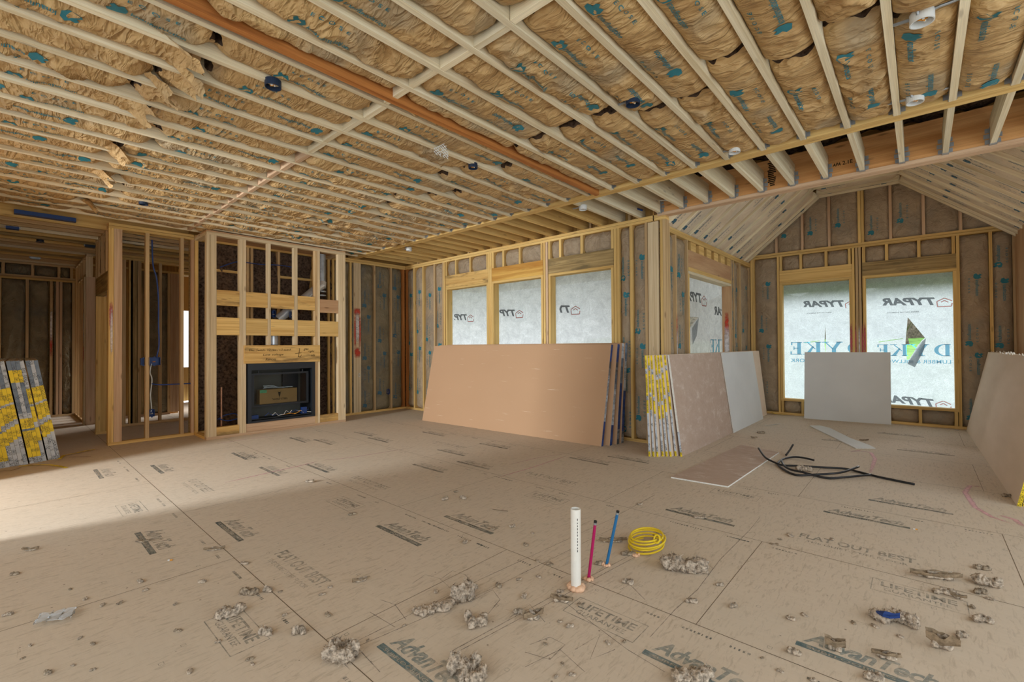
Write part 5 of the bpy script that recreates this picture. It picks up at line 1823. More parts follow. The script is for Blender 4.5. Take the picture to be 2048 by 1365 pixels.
def cable(name, pts, r, mat, label, cat='cable', grp=None, n=8):
    P = [np.array(p, float) for p in pts]
    out = []
    for i in range(len(P) - 1):
        p0, p1, p2, p3 = P[max(i - 1, 0)], P[i], P[i + 1], P[min(i + 2, len(P) - 1)]
        for t in np.linspace(0, 1, 7)[:-1]:
            out.append(0.5 * ((2 * p1) + (-p0 + p2) * t + (2 * p0 - 5 * p1 + 4 * p2 - p3) * t * t + (-p0 + 3 * p1 - 3 * p2 + p3) * t ** 3))
    out.append(P[-1])
    mb = MB()
    mb.tube(out, r, n)
    return tag(mb.build(name, mat, None, tuple(P[0]), smooth=True), label, cat, grp)


cable('electric_cable', [on(x, y, 0, 0.2) for x, y in ((440, 535), (462, 527), (480, 524), (520, 529), (560, 531), (590, 536))], 0.008, BLUEW, 'blue cable running across the upper studs of the fireplace framing')
cable('electric_cable', [on(x, y, 0, 0.3) for x, y in ((435, 840), (450, 831), (470, 828), (482, 836), (491, 832))], 0.008, BLUEW, 'blue cable loop at the foot of the fireplace framing, left bay')
cable('electric_cable', [on(x, y, 0, 0.32) for x, y in ((436, 838), (455, 842), (475, 838), (491, 834))], 0.008, BLUEW, 'second blue cable lying low in the left bay of the fireplace framing')
cable('electric_cable', [on(x, y, 0, -0.05) for x, y in ((303, 768), (320, 770), (345, 769), (370, 768), (408, 766), (430, 765))], 0.009, BLUEW, 'blue cable strung level through the open partition studs')
cable('electric_cable', [on(x, y, 0, -0.05) for x, y in ((304, 480), (306, 530), (313, 556), (317, 600), (317, 650), (318, 690), (313, 716))], 0.010, BLUEW, 'grey blue cable hanging down to the switch boxes in the partition')
cable('electric_cable', [on(x, y, 0, -0.05) for x, y in ((303, 728), (300, 745), (304, 760), (301, 790), (303, 815), (302, 824))], 0.007, WHITEW, 'white cable drooping from the switch box to the outlet box below')


def ebox(name, px, py, plane, w, h, label, mat=PLB, d=0.07, wires=True, grp=None):
    c = on(px, py, 0, plane)
    rt = root(name, tuple(c), label, 'electrical box', grp)
    x1, x0 = plane, plane - d
    y0, y1, z0, z1 = c[1] - w / 2, c[1] + w / 2, c[2] - h / 2, c[2] + h / 2
    t = 0.004
    mb = MB()
    mb.box((x0, y0, z0), (x0 + t, y1, z1), 2)
    mb.box((x0, y0, z0), (x1, y0 + t, z1), 2)
    mb.box((x0, y1 - t, z0), (x1, y1, z1), 2)
    mb.box((x0, y0, z0), (x1, y1, z0 + t), 1)
    mb.box((x0, y0, z1 - t), (x1, y1, z1), 1)
    for s in (z0 - 0.012, z1):
        mb.box((x1 - 0.01, c[1] - 0.01, s), (x1 - 0.004, c[1] + 0.01, s + 0.012), 2)
    bs_ = mb.build('box_shell', mat, rt)
    if wires:
        mb = MB()
        for k in range(3):
            mb.tube([(x0 + 0.01, c[1] + (k - 1) * 0.012, c[2]), (x1 - 0.02, c[1] + (k - 1) * 0.014, c[2] - 0.015), (x1 + 0.004, c[1] + (k - 1) * 0.008, c[2] - 0.005)], 0.003, 6)
        mb.build('wire', ORGW if wires == 2 else WHITEW, bs_)
    return rt


ebox('switch_box', 309, 723, 0.0, 0.14, 0.115, 'blue double switch box with an orange wire nut on the partition stud', PLB, wires=2)
ebox('switch_box', 287, 724, -0.02, 0.06, 0.10, 'blue single switch box left of the partition stud', PLB, wires=False)
ebox('outlet_box', 304, 827, -0.02, 0.065, 0.10, 'blue outlet box low on the partition stud', PLB)
ebox('outlet_box', 548, 628, 0.45, 0.06, 0.11, 'blue outlet box in the fireplace framing, left of the flue', PLB)
ebox('outlet_box', 586, 630, 0.50, 0.07, 0.11, 'blue outlet box in the fireplace framing, right of the flue', PLB)
ebox('outlet_box', 777, 784, 0.01, 0.06, 0.10, 'blue outlet box on the stud near the room corner', PLB)
ebox('outlet_box', 719, 751, 0.012, 0.035, 0.05, 'small white plastic box on the three ply post', PLW, 0.02, False)


def canlight(px, py, r, h, mat, label, name='light_box', wires=True, zc=ZC - 0.03, bracket=True):
    c = fl(px, py, zc)
    rt = root(name, tuple(c), label, 'ceiling light box', 'round light boxes in the ceiling')
    n = 28
    mb = MB()
    V, F = [], []
    prof = [(r, h), (r, 0), (r * 0.9, 0), (r * 0.9, h - 0.006)]
    for (rr_, z) in prof:
        V += [(c[0] + rr_ * math.cos(2 * math.pi * j / n), c[1] + rr_ * math.sin(2 * math.pi * j / n), c[2] + z) for j in range(n)]
    for k in range(3):
        F += [(k * n + j, k * n + (j + 1) % n, (k + 1) * n + (j + 1) % n, (k + 1) * n + j) for j in range(n)]
    F.append(tuple(range(n)))
    F.append(tuple(3 * n + j for j in range(n))[::-1])
    mb.add(V, F)
    mb.build('housing', mat, rt)
    if wires:
        for k, m in enumerate((ORGW, WHITEW)):
            mb = MB()
            mb.tube([(c[0] + 0.01 * k, c[1], c[2] + h - 0.01), (c[0] + 0.02 - 0.03 * k, c[1] + 0.015, c[2] + h * 0.5), (c[0] - 0.015 + 0.02 * k, c[1] - 0.012, c[2] + h * 0.3), (c[0] + 0.012, c[1] + 0.01 * k, c[2] + h * 0.2)], 0.006, 6)
            mb.build('wire', m, rt)
    if bracket:
        mb = MB()
        mb.bar((c[0] - r * 0.95, c[1], c[2] + h * 0.7), (c[0] - r - 0.1, c[1] - 0.0, c[2] + h * 0.8), 0.012, 0.012, Z_)
        mb.tube([(c[0] - r * 0.3, c[1] - r * 0.92, c[2] + h * 0.5), (c[0] - r * 0.4, c[1] - r * 1.25, c[2] + h * 0.9), (c[0] - r * 0.5, c[1] - r * 1.5, c[2] + h * 1.8)], 0.008, 6)
        mb.build('bracket', GALV, rt)
    return rt


canlight(1844, 46, 0.052, 0.055, PLW, 'white round light box at the upper right between two joists')
canlight(1830, 206, 0.05, 0.055, PLW, 'white round light box beside the double beam, far right')
canlight(1469, 306, 0.048, 0.05, PLW, 'white round light box touching the double beam, middle of it')
canlight(1166, 420, 0.05, 0.055, PLW, 'white round light box in the strip between double beam and window wall')
canlight(818, 502, 0.05, 0.06, PLW, 'white round light box under the joists near the room corner')
canlight(1266, 210, 0.05, 0.055, PLD, 'dark blue round light box beside a joist at the right centre')
canlight(946, 337, 0.045, 0.045, PLD, 'dark blue round light box sunk in the paper at the ceiling centre', bracket=False)
canlight(546, 175, 0.05, 0.045, PLD, 'dark blue round light box in the paper at the upper left', bracket=False)
canlight(80, 485, 0.05, 0.04, PLD, 'dark round box between the bare hall joists', bracket=False, zc=3.0, wires=False)
canlight(287, 410, 0.045, 0.03, PLD, 'small dark round box in the paper above the hall partition', bracket=False, wires=False)
for px, py, lab, m in ((70, 515, 'silver bracket under the hall joists', GALV), (25, 454, 'blue junction box under the bare hall joists', PLB), (180, 491, 'dark blue junction box beside the hall side partition', PLD)):
    c = fl(px, py, 3.0)
    rt = root('junction_box', tuple(c), lab, 'electrical box')
    mb = MB()
    mb.box(c + (-0.05, -0.06, -0.035), c + (0.05, 0.06, 0.0), 1)
    mb.build('box_shell', m, rt)
    mb = MB()
    for s in (-1, 1):
        mb.box(c + (-0.012, s * 0.06 - 0.012, -0.02), c + (0.012, s * 0.06 + 0.012, 0.004), 1)
    mb.build('ear', GALV, rt)
mb = MB()
a, b = fl(28, 430, 3.02), fl(152, 447, 3.02)
mb.bar((a[0], a[1], 3.06), (a[0], b[1], 3.06), 0.10, 0.05, X_)
o = mb.build('air_duct', PLB, None, (a[0], (a[1] + b[1]) / 2, 3.06))
tag(o, 'long dark blue duct between the bare hall joists', 'duct')
cable('electric_cable', [fl(x, y, ZC + 0.02) for x, y in ((1858, 22), (1880, 12), (1905, 3), (1940, -12))], 0.008, GALV, 'grey conduit rising from the upper right light box', 'conduit')
cable('electric_cable', [fl(x, y, ZC + 0.02) for x, y in ((1845, 190), (1865, 184), (1897, 176))], 0.008, GALV, 'grey conduit between the far right light box and a joist', 'conduit')
cable('electric_cable', [on(x, y, 1, -0.1) for x, y in ((1252, 419), (1262, 416), (1275, 418), (1285, 421))], 0.012, BLUEW, 'blue cable arching over the short joists beside the deep beam')
cable('electric_cable', [on(x, y, 1, -0.08) for x, y in ((1303, 404), (1320, 401), (1336, 401))], 0.010, WHITEW, 'white cable arching across the deep beam end')
cable('electric_cable', [on(x, y, 1, -0.3) for x, y in ((1090, 425), (1120, 418), (1160, 417), (1195, 420))], 0.008, BLUEW, 'thin grey cable past the light box in the strip by the window wall')
# hanging shred of mesh and wool at the ceiling
c = fl(880, 296, ZC - 0.005)
mb = MB()
for i in range(7):
    for j in range(6):
        if (i * 3 + j * 5) % 7 != 0 and j < 6 - abs(i - 3):
            mb.tube([c + (i * 0.024 - 0.07, j * 0.02 - 0.03, -0.012 * j), c + (i * 0.024 - 0.07 + 0.024, j * 0.02 - 0.03, -0.012 * j - 0.004)], 0.0035, 4)
            mb.tube([c + (i * 0.024 - 0.07, j * 0.02 - 0.03, -0.012 * j), c + (i * 0.024 - 0.07, j * 0.02 - 0.01, -0.012 * j - 0.012)], 0.0035, 4)
tag(mb.build('mesh_scrap', PLW, None, tuple(c)), 'scrap of white mesh hanging from the ceiling paper', 'mesh scrap')

# ------------------------------------------------------------------ PIPES IN THE FLOOR


def foam(p, r, n, seed, parent):
    rr = random.Random(seed)
    bm = bmesh.new()
    for k in range(n):
        a = 2 * math.pi * k / n + rr.uniform(-.2, .2)
        s = r * rr.uniform(0.35, 0.6)
        m = Matrix.Translation(Vector((p[0] + math.cos(a) * r * 0.75, p[1] + math.sin(a) * r * 0.75, s * 0.45))) @ Matrix.Diagonal((s, s * rr.uniform(.8, 1.4), s * rr.uniform(.7, 1.2), 1))
        bmesh.ops.create_icosphere(bm, subdivisions=2, radius=1.0, matrix=m)
    bm.verts.ensure_lookup_table()
    V = np.array([v.co[:] for v in bm.verts])
    F = [tuple(v.index for v in f.verts) for f in bm.faces]
    bm.free()
    V[:, 2] = np.maximum(V[:, 2], 0.0005)
    V += (hsh(np.floor(V[:, :1] * 900), np.floor(V[:, 1:2] * 900), seed) - 0.5) * 0.004
    V[:, 2] = np.maximum(V[:, 2], 0.0005)
    mb = MB()
    mb.add(V, F)
    return mb.build('foam_collar', FOAM, parent, smooth=True)


p = fl(1152, 1178)
rt = root('vent_pipe', tuple(p), 'white plastic pipe standing out of the floor in peach foam', 'pipe')
mb = MB()
n, ro, ri, zt_ = 32, 0.0275, 0.0235, 0.437
V = []
for r_, z in ((ro, 0), (ro, zt_), (ri, zt_), (ri, 0.2)):
    V += [(p[0] + 0.004 * z + r_ * math.cos(2 * math.pi * j / n), p[1] + r_ * math.sin(2 * math.pi * j / n), z) for j in range(n)]
F = [(k * n + j, k * n + (j + 1) % n, (k + 1) * n + (j + 1) % n, (k + 1) * n + j) for k in range(3) for j in range(n)]
F.append(tuple(3 * n + j for j in range(n)))
mb.add(V, F, 0)
for k in range(11):
    z = 0.21 + k * 0.017
    a = math.atan2(CAM[1] - p[1], CAM[0] - p[0]) + 0.35
    for q in range(2):
        d = np.array([math.cos(a), math.sin(a), 0]) * (ro + 0.0006)
        tt = np.array([-math.sin(a), math.cos(a), 0])
        c = np.array([p[0] + 0.004 * z, p[1], z]) + d
        h = RND.uniform(0.003, 0.006)
        mb.add([c - tt * 0.0018, c + tt * 0.0018, c + tt * 0.0018 + (0, 0, h * 2), c - tt * 0.0018 + (0, 0, h * 2)], [(0, 1, 2, 3)], 1)
po = mb.build('pipe_barrel', [PVC, DKINK], rt, smooth=False)
foam(p, 0.042, 9, 1, rt)
for (x0, y0, x1, y1, m, lab, r_, sd) in ((1177, 1160, 1191, 1042, PEXR, 'magenta plastic tube leaning out of the floor between the white pipe and the blue tube', 0.0085, 2),
                                        (1213, 1131, 1236, 1022, PEXB, 'blue plastic tube leaning out of the floor beside the yellow cable coil', 0.0088, 3)):
    b = fl(x0, y0)
    d = FW + RT * (x1 - 1024) / F_ - UP * (y1 - 682.5) / F_
    t_ = np.linalg.norm((b - CAM)[:2]) / np.linalg.norm(d[:2])
    tp_ = CAM + d * t_
    rt = root('water_tube', tuple(b), lab, 'pipe')
    mb = MB()
    mb.tube([b, b + (tp_ - b) * 0.95], r_, 14)
    tb_ = mb.build('tube', m, rt, smooth=False)
    mb = MB()
    mb.tube([b + (tp_ - b) * 0.945, tp_], r_ * 1.06, 14)
    mb.build('crimp_cap', BLK, tb_)
    mb = MB()
    mb.tube([b + (tp_ - b) * 0.93, b + (tp_ - b) * 0.965], r_ * 1.12, 14)
    mb.build('crimp_ring', GALV, tb_)
    foam(b, 0.024, 7, sd, rt)
# coil of yellow cable
c = fl(1283, 1104)
rt = root('cable_coil', tuple(c), 'coil of yellow cable standing on a peach foam blob on the floor', 'cable')
mb = MB()
pts = []
for k in range(150):
    a = k / 150 * 2 * math.pi * 4.6 + 2.2
    lev = k / 150
    r_ = 0.108 + 0.008 * math.sin(a * 0.37 + 1)
    tilt = 0.018 * math.sin(a + 0.6)
    pts.append((c[0] + 0.01 + r_ * math.cos(a), c[1] + 0.055 + r_ * math.sin(a), 0.018 + lev * 0.085 + tilt))
mb.tube(pts, 0.0062, 8)
mb.build('loops', YELW, rt, smooth=True)
mb = MB()
a = 2.2 + 2 * math.pi * 4.6
k0 = np.array(pts[-1])
kn = [k0 + np.array((0.018 * math.cos(t), 0.01 * math.sin(t * 1.0), 0.022 * math.sin(t) + 0.004)) for t in np.linspace(0, 7.2, 18)]
mb.tube(kn, 0.0062, 8)
mb.build('knot', YELW, rt, smooth=True)
foam((c[0] - 0.0, c[1] - 0.075), 0.022, 6, 4, rt)

# black cables on the bay floor


def flc(pts, lift):
    return [fl(x, y, z) for (x, y), z in zip(pts, lift)]


cable('cable_offcut', flc([(1517, 897), (1530, 915), (1548, 925), (1565, 931), (1590, 932), (1640, 935), (1690, 938), (1716, 944), (1760, 955), (1829, 969)], [0.09, 0.05, 0.03, 0.02, .02, .02, .015, .012, .012, .012]), 0.011, BLK,
      'longest black cable offcut, its end reaching toward the right stack', 'cable', 'black cable offcuts')
cable('cable_offcut', flc([(1586, 890), (1580, 900), (1572, 911)], [0.10, 0.06, 0.02]), 0.011, BLK, 'short black cable end sticking up above the other cables', 'cable', 'black cable offcuts')
cable('cable_offcut', flc([(1628, 921), (1605, 916), (1585, 915), (1566, 919), (1556, 928), (1565, 938), (1590, 950), (1625, 950), (1680, 946), (1717, 934)], [0.03, .03, .02, .015, .012, .012, .012, .02, .04, .06]), 0.011, BLK,
      'hooked black cable offcut with a raised right end', 'cable', 'black cable offcuts')
cable('cable_offcut', flc([(1563, 922), (1568, 932), (1582, 940), (1605, 945), (1635, 953), (1660, 957), (1690, 955), (1743, 950)], [0.035, .03, .03, .03, .015, .015, .02, .03]), 0.011, BLK,
      'black cable offcut curving lowest across the floor', 'cable', 'black cable offcuts')

# tapes and slivers on the floor


def strip(name, pts, w, mats, label, cat, z=0.004, slot=0):
    mb = MB()
    mb.ribbon([fl(x, y, z + 0.002 * (i % 2)) for i, (x, y) in enumerate(pts)], w, slot)
    for k in range(len(mb.uvs)):
        mb.uvs[k] = [(u * 0.6, v * w) for u, v in mb.uvs[k]]
    c = fl(*pts[len(pts) // 2])
    return tag(mb.build(name, mats, None, tuple(c)), label, cat)


strip('tape_strip', [(118, 919), (128, 911), (150, 907), (172, 902), (190, 899)], 0.035, [TP_Y], 'yellow end tape strip curling away from the left drywall stack', 'tape', 0.012)
strip('tape_strip', [(38, 933), (75, 930), (100, 930), (120, 933), (133, 936)], 0.035, [TP_Y], 'yellow end tape strip under the front of the left drywall stack', 'tape')
strip('tape_strip', [(1541, 826), (1552, 828), (1563, 829), (1574, 830)], 0.04, [TP_Y], 'yellow tape scrap at the foot of the gable wall', 'tape', 0.02)
strip('wood_sliver', [(138, 915), (160, 914), (182, 914)], 0.012, [plain('red_brown_sliver', lin(150, 88, 56), 0.8)], 'thin red brown sliver by the left drywall stack', 'sliver')
strip('wood_sliver', [(0, 943), (20, 942), (42, 936)], 0.012, [plain('red_brown_sliver_dark', lin(120, 62, 40), 0.8)], 'thin dark red sliver under the left drywall stack', 'sliver')
strip('paper_sliver', [(1530, 851), (1545, 850), (1562, 848)], 0.03, [GYPS], 'white paper sliver on the bay floor beside the white faced drywall', 'paper')
strip('paper_sliver', [(1907, 860), (1918, 862), (1932, 863)], 0.03, [FILM], 'pale plastic sliver at the foot of the gable wall by the right stack', 'plastic scrap')
strip('wood_sliver', [(985, 1019), (1000, 1021), (1016, 1023)], 0.008, [BARK], 'dark wood splinter lying on the floor left of the white pipe', 'sliver', 0.006)
c = fl(112, 1240)
mb = MB()
nx, ny = 14, 8
P = []
for i in range(nx + 1):
    for j in range(ny + 1):
        u, v = i / nx - 0.5, j / ny - 0.5
        P.append((c[0] + u * 0.06 + v * 0.10, c[1] + u * 0.13 - v * 0.03 + 0.012 * math.sin(u * 20), 0.006 + 0.014 * abs(math.sin(u * 14 + v * 5)) + 0.01 * abs(math.sin(v * 11))))
mb.add(P, [(i * (ny + 1) + j, (i + 1) * (ny + 1) + j, (i + 1) * (ny + 1) + j + 1, i * (ny + 1) + j + 1) for i in range(nx) for j in range(ny)])
tag(mb.build('plastic_scrap', FILM, None, tuple(c), smooth=True), 'crumpled clear plastic film scrap at the lower left of the floor', 'plastic scrap')

# ------------------------------------------------------------------ WOOL SCRAPS


def noise3(P, s):
    return (np.sin(P[:, 0] * s + 1.3 * np.sin(P[:, 1] * s * 1.7)) * np.sin(P[:, 1] * s * 1.1 + 2 + 1.1 * np.sin(P[:, 2] * s * 1.3)) * np.sin(P[:, 2] * s * 0.9 + 1 + np.sin(P[:, 0] * s * 2.1)))


def clump_mesh(L, Wd, Hh, seed, n=5, sub=3, hair=60, flat=False, ring=False):
    rr = random.Random(seed)
    bm = bmesh.new()
    for k in range(n):
        t = (k + 0.5) / n - 0.5
        s = rr.uniform(0.75, 1.15)
        r0 = Wd * 0.5 * s
        if ring:
            a = 2 * math.pi * k / n
            ctr = (math.cos(a) * L * 0.3, math.sin(a) * Wd * 0.3, Hh * rr.uniform(.35, .5))
            dg = (L * 0.24, Wd * 0.24, Hh * 0.5 * s, 1)
        else:
            ctr = (t * L * 0.8, rr.uniform(-.25, .25) * Wd, Hh * 0.42 * rr.uniform(.8, 1.2))
            dg = (max(L / n * 0.85, r0 * 0.7), r0, Hh * 0.5 * s, 1)
        bmesh.ops.create_icosphere(bm, subdivisions=sub, radius=1.0, matrix=Matrix.Translation(Vector(ctr)) @ Matrix.Rotation(rr.uniform(-.6, .6), 4, 'Z') @ Matrix.Diagonal(dg))
    V = np.array([v.co[:] for v in bm.verts])
    bm.verts.index_update()
    F = [tuple(v.index for v in f.verts) for f in bm.faces]
    bm.normal_update()
    N = np.array([v.normal[:] for v in bm.verts])
    bm.free()
    sc = min(Wd, Hh)
    Q = V * np.array([0.45, 1.3, 1.0])
    V = V + N * ((noise3(V, 3.0 / sc + 20)[:, None] * 0.34 + noise3(Q + seed, 10 / sc + 40)[:, None] * 0.2 + noise3(Q + seed * 2, 26 / sc + 60)[:, None] * 0.14) * sc * 0.6)
    V[:, 2] = np.maximum(V[:, 2] * (0.8 if flat else 1.0), 0.0008)
    mb = MB()
    mb.add(V, F, 0)
    for k in range(hair * 9):
        # loose fibres and flakes lying along the wool
        i = rr.randrange(len(V))
        p = V[i] - N[i] * sc * 0.03
        d = N[i] * rr.uniform(0.1, 0.8) + np.array([rr.uniform(-1, 1), rr.uniform(-.6, .6), rr.uniform(-.3, .7)])
        d = d / np.linalg.norm(d)
        d2 = d + np.array([rr.uniform(-.9, .9), rr.uniform(-.9, .9), rr.uniform(-.9, .4)])
        d2 /= np.linalg.norm(d2)
        big = k % 9 == 0
        l_ = sc * (rr.uniform(0.2, 0.42) if big else rr.uniform(0.16, 0.44))
        sd_ = np.cross(d, (0.3, 0.5, 0.8))
        sd_ = sd_ / (np.linalg.norm(sd_) + 1e-9) * sc * (0.05 if big else 0.012)
        q = p + d * l_ * 0.55
        r_ = q + d2 * l_ * 0.45
        q[2], r_[2] = max(q[2], 0.002), max(r_[2], 0.001)
        mb.add([p - sd_, p + sd_, q + sd_ * 0.8, q - sd_ * 0.8, r_], [(0, 1, 2, 3), (3, 2, 4)], 1 if big else 0)
    return mb


def curl_mesh(L, Wd, Hh, seed):
    """torn paper flake, curled and crumpled, with wool sticking to it"""
    mb = MB()
    for q in range(2):
        sd = seed + q * 7.3
        nx, ny = 26, 9
        P = []
        x0, ln, w_ = (0.0, 1.0, 1.0) if q == 0 else (0.22, 0.5, 0.8)
        for i in range(nx + 1):
            for j in range(ny + 1):
                u, v = i / nx, j / ny
                tw = (u - 0.5) * 1.6 * (1 if seed % 2 else -1) + q
                ww = Wd * w_ * (0.35 + 0.65 * math.sin(math.pi * min(1, max(0, u * 0.9 + 0.07)))) * (1 + 0.3 * float(vn(np.array(u * 9), np.array(v * 3), sd)))
                a = (v - 0.5) * 3.2
                cy, cz = math.sin(a) * ww * 0.32, (1 - math.cos(a)) * Hh * 0.5
                y = cy * math.cos(tw * 0.6) - cz * math.sin(tw * 0.3)
                z = cz + Hh * (0.12 + 0.3 * float(vn(np.array(u * 4), np.array(v * 2), sd + 2))) + Hh * 0.45 * abs(u - 0.4) * (1 if q == 0 else 0.4)
                P.append(((u - 0.5 + x0) * L * ln + L * 0.03 * float(vn(np.array(u * 3), np.array(v * 14), sd + 4)), y + (Wd * 0.2 if q else 0), max(0.0012 + 0.001 * q, z - Hh * 0.12)))
        mb.add(P, [(i * (ny + 1) + j, (i + 1) * (ny + 1) + j, (i + 1) * (ny + 1) + j + 1, i * (ny + 1) + j + 1) for i in range(nx) for j in range(ny)], q)
    wl_ = clump_mesh(L * 0.7, Wd * 0.5, Hh * 0.55, seed + 50, 4, 2, 26)
    b = len(mb.v)
    mb.v += wl_.v
    mb.f += [tuple(b + k for k in f) for f in wl_.f]
    mb.m += [1] * len(wl_.f)
    mb.uvs += wl_.uvs
    return mb


def scrap(px, py, wpx, hpx, seed, label, rot=None, mats=None, n=5, group=None, ring=False, name='insulation_scrap', hair=70, sub=3, extra=None):
    """px, py: centre of its foot on the floor; wpx, hpx its size in photo pixels"""
    c = fl(px, py)
    dist = (c - CAM) @ FW
    L = wpx * dist / F_
    Hh = max(0.006, hpx * dist / F_ * 0.8)
    Wd = min(L * 0.6, max(L * 0.35, Hh * 1.3))
    curl = mats is not None and SCRAPK in mats
    mb = curl_mesh(L, Wd * 0.8, Hh, seed) if curl else clump_mesh(L, Wd, Hh, seed, n, sub, hair, ring=ring)
    if curl:
        mats = [SCRAPK, SCRAP]
    # turn it so that its long side runs across the view, plus its own angle
    ang = math.atan2(RT[1], RT[0]) + math.radians(rot or 0)
    ca, sa = math.cos(ang), math.sin(ang)
    mb.v = [(c[0] + x * ca - y * sa, c[1] + x * sa + y * ca, z) for x, y, z in mb.v]
    o = mb.build(name, mats or [SCRAP, SCRAP], None, tuple(c), smooth=True)
    return tag(o, label, 'insulation scrap', group)


scrap(683, 1318, 64, 42, 11, 'largest grey wool clump, hollow like a nest, low left of centre on the floor', 0, n=9, ring=True, hair=160)
scrap(1368, 1142, 92, 34, 12, 'big lumpy brown grey wool clump beside the yellow cable coil', -20, n=8, hair=180)
scrap(926, 1200, 44, 40, 13, 'arched grey wool clump at the end of the pencil line', 25, n=6, hair=120)
scrap(868, 1222, 92, 16, 14, 'long low strip of shredded wool left of the arched clump', 22, n=9, hair=140)
scrap(935, 1240, 18, 24, 15, 'small upright wool tuft just below the arched clump', 60, n=4)
scrap(956, 1252, 42, 24, 16, 'twin lobed wool clump below the upright tuft', 30, n=5)
scrap(1066, 1240, 42, 28, 17, 'fan shaped brownish wool clump left below the white pipe', 20, n=5, mats=[SCRAP, SCRAPK])
scrap(1038, 1228, 20, 14, 18, 'small wool tuft touching the fan shaped clump', 10, n=3)
scrap(1122, 1205, 46, 20, 19, 'flaky wool clump in front of the white pipe foot', -20, n=5, mats=[SCRAP, SCRAPK])
scrap(928, 1345, 56, 40, 20, 'upper of two round wool clumps at the bottom edge of the view', 0, n=6, hair=150)
scrap(944, 1362, 56, 30, 21, 'lower of two round wool clumps at the bottom edge of the view', 10, n=6, hair=150)
scrap(1870, 1158, 84, 22, 22, 'long dark strip of torn paper faced wool at the right', -18, n=7, mats=[SCRAPK, SCRAPD])
scrap(1978, 1172, 46, 22, 23, 'jagged wool clump right of the long dark strip', -20, n=5)
scrap(1790, 1246, 76, 28, 24, 'wool clump with torn blue plastic on its top', -10, n=7, hair=120)
scrap(1670, 1302, 34, 36, 25, 'curled paper and wool clump in front of the big floor stamp', -30, n=5, mats=[SCRAP, SCRAPK])
scrap(1772, 1318, 48, 22, 26, 'slim crooked wool clump lying on the big floor stamp', -28, n=5, mats=[SCRAP, SCRAPK])
scrap(1885, 1300, 50, 50, 27, 'tall tangled wool clump at the lower right', -35, n=6, hair=140, mats=[SCRAP, SCRAPK])
scrap(1965, 1244, 34, 18, 28, 'rounded wool clump near the right edge', -12, n=4)
scrap(1385, 1362, 92, 30, 29, 'wide wool clump cut off by the bottom edge, right of centre', 0, n=6, hair=150)
scrap(1888, 1188, 40, 12, 30, 'flat wool shred below the long dark strip', -22, n=5)
scrap(1917, 1198, 24, 14, 31, 'orange tinted wool shred right of the flat shred', -40, n=4, mats=[SCRAPK, SCRAP])
scrap(1960, 1187, 24, 12, 32, 'small dark wool shred below the jagged clump', 0, n=4, mats=[SCRAPD, SCRAP])
scrap(1965, 1140, 28, 10, 33, 'dark thin shred above the jagged clump', -20, n=4, mats=[SCRAPD, SCRAPD])
scrap(1588, 1308, 22, 13, 34, 'small egg shaped wool bit left of the big floor stamp', -20, n=3)
scrap(1925, 1276, 18, 15, 35, 'small round wool bit beside the tall tangled clump', 0, n=3)
scrap(497, 1190, 38, 15, 36, 'dark loaf shaped wool clump at the left', 0, n=4, mats=[SCRAPD, SCRAP])
scrap(458, 1232, 48, 22, 37, 'folded wool clump on the boxed floor stamp, left', 15, n=5)
scrap(536, 1184, 16, 14, 38, 'small wool tuft right of the dark loaf', 0, n=3)
scrap(598, 1268, 24, 24, 39, 'tufted wool bit left above the nest shaped clump', 20, n=4)
scrap(530, 1270, 24, 20, 40, 'round wool bit at the corner of the boxed floor stamp', 10, n=3)
scrap(722, 1164, 34, 12, 41, 'dark paper twist pointing up right, centre left', 28, n=4, mats=[SCRAPD, SCRAPK])
scrap(60, 1102, 30, 10, 42, 'flat brown wool shred at the left edge near the cracked floor', 5, n=4, mats=[SCRAPK, SCRAPD])
scrap(428, 1101, 38, 9, 43, 'thin dark shred lying across the panel seam', 15, n=4, mats=[SCRAPD, SCRAPK])
scrap(285, 1084, 26, 5, 44, 'black sliver of paper beside the left floor stamp', 5, n=3, mats=[SCRAPD, SCRAPD])
scrap(1400, 1037, 24, 6, 45, 'flat wool shred above the large yellow coil, right', 0, n=3)
scrap(1548, 1091, 16, 6, 46, 'small brown wool shred right of centre', -20, n=3, mats=[SCRAPK, SCRAP])
scrap(1225, 1085, 56, 12, 47, 'brown wool shred behind the blue tube', 0, n=5, mats=[SCRAPD, SCRAPK])
scrap(1318, 1084, 22, 24, 48, 'wool tuft behind the yellow coil, right side', 0, n=3, mats=[SCRAPD, SCRAP])
scrap(1198, 1130, 14, 11, 49, 'grey wool tuft left of the blue tube foot', 0, n=3, mats=[SCRAPD, SCRAP])
scrap(1256, 1110, 30, 9, 50, 'combed grey wool shred left of the coil foam', 0, n=4, mats=[SCRAPD, SCRAP])
scrap(1256, 1168, 20, 12, 51, 'small wool bit between the magenta tube and the big clump', -30, n=3)
scrap(1607, 942, 30, 12, 52, 'grey wool wad resting among the black cables', -15, n=4)
scrap(1522, 867, 14, 5, 53, 'dark shred on the bay floor near the white faced drywall', 0, n=3, mats=[SCRAPD, SCRAPD])
scrap(1508, 877, 12, 5, 54, 'brown shred on the bay floor near the stack front', -20, n=3, mats=[SCRAPK, SCRAPD])
scrap(1728, 882, 18, 4, 55, 'flat brown shred beside the narrow grey strip', 0, n=3, mats=[SCRAPK, SCRAPD])
scrap(2014, 994, 18, 7, 56, 'dark wool shred at the foot of the right wall stack', 0, n=3, mats=[SCRAPD, SCRAPD])
scrap(1383, 1205, 22, 10, 57, 'flat wool bit lying on the curved pencil line', 0, n=3)
scrap(1467, 1216, 14, 11, 58, 'small pointed wool bit right of the curved pencil line', 0, n=3)
scrap(1748, 1362, 34, 18, 59, 'wool bit at the bottom edge below the big floor stamp', 0, n=3)
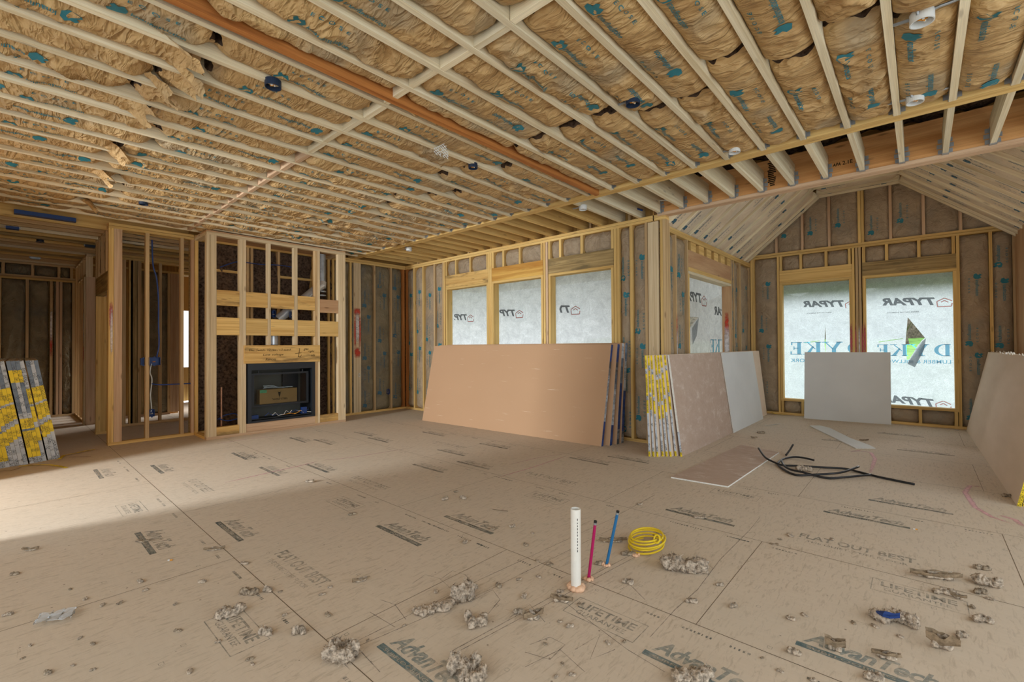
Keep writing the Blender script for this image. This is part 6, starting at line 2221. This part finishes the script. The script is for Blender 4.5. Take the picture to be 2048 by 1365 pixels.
scrap(1440, 1172, 14, 8, 60, 'tiny pale wool bit right of the big lumpy clump', 0, n=3)
p = fl(1772, 1228, 0.06)
mb = MB()
q = [fl(1752, 1222, 0.045), fl(1770, 1223, 0.06), fl(1790, 1228, 0.055), fl(1800, 1226, 0.06), fl(1800, 1233, 0.05), fl(1780, 1234, 0.05), fl(1765, 1230, 0.05)]
mb.add(q + [a - (0, 0, 0.01) for a in q], [tuple(range(7)), tuple(range(7, 14))[::-1]] + [(i, (i + 1) % 7, 7 + (i + 1) % 7, 7 + i) for i in range(7)])
tag(mb.build('plastic_scrap', PLB, None, tuple(p)), 'torn blue plastic shred on top of a wool clump', 'plastic scrap')
for px, py, lab, rot in ((340, 1121, 'orange cigarette butt with a white end at the left', 10), (1830, 1059, 'small orange brown cigarette butt at the right', -20)):
    c = fl(px, py, 0.004)
    a = math.atan2(RT[1], RT[0]) + math.radians(rot)
    d = np.array([math.cos(a), math.sin(a), 0])
    rt = root('cigarette_butt', tuple(c), lab, 'cigarette butt')
    mb = MB()
    mb.tube([c, c + d * 0.014], 0.004, 8)
    mb.build('filter', ORGW, rt)
    mb = MB()
    mb.tube([c - d * 0.012, c], 0.0038, 8)
    mb.build('paper_end', PLW, rt)
SM = [(140, 1180), (205, 1212), (170, 1200), (240, 1208), (290, 1182), (350, 1210), (185, 1290), (160, 1278), (60, 1293), (45, 1318), (145, 1333), (185, 1342), (95, 1348), (380, 1345), (435, 1285), (355, 1264), (405, 1165),
      (490, 1128), (560, 1185), (645, 1190), (660, 1176), (655, 1232), (570, 1232), (505, 1330), (500, 1320), (808, 1253), (800, 1300), (735, 1282), (870, 1185), (952, 1176), (998, 1174), (1038, 1160), (1078, 1156), (1100, 1130), (1066, 1068), (1025, 1055),
      (1052, 1092), (930, 1086), (1075, 1124), (985, 1060), (1050, 1195), (1120, 1185), (1090, 1290), (1120, 1245), (1140, 1255), (1160, 1212), (1215, 1288), (1240, 1243), (1125, 1330), (1112, 1355), (1145, 1352), (1250, 1285),
      (1610, 1232), (1582, 1240), (1708, 1248), (1751, 1255), (1800, 1275), (1525, 1318), (1560, 1345), (1625, 1362), (1945, 1216), (1980, 1200), (1665, 1080), (1560, 1080), (1582, 1073), (620, 965), (705, 1030), (1280, 1010), (890, 1000), (912, 985), (925, 998), (280, 1165), (30, 1150), (15, 1232)]
protos = [clump_mesh(0.03, 0.019, 0.013, 900 + k, 3, 3, 16) for k in range(6)]
pm = [m_.build('insulation_crumb', [SCRAP, SCRAP] if k % 3 else [SCRAPD, SCRAP], None, (0, 0, 0), smooth=True) for k, m_ in enumerate(protos)]
for k, (px, py) in enumerate(SM):
    c = fl(px, py)
    dist = (c - CAM) @ FW
    o = pm[k] if k < 6 else pm[k % 6].copy()
    if k >= 6:
        COL.objects.link(o)
    s = RND.uniform(7, 15) * dist / F_ / 0.03
    o.location = c
    o.scale = (s, s, s * RND.uniform(0.7, 1.1))
    o.rotation_euler = (0, 0, RND.uniform(0, 6.28))
    tag(o, 'small crumb of grey insulation wool scattered on the subfloor', 'insulation scrap', 'small wool crumbs on the floor')
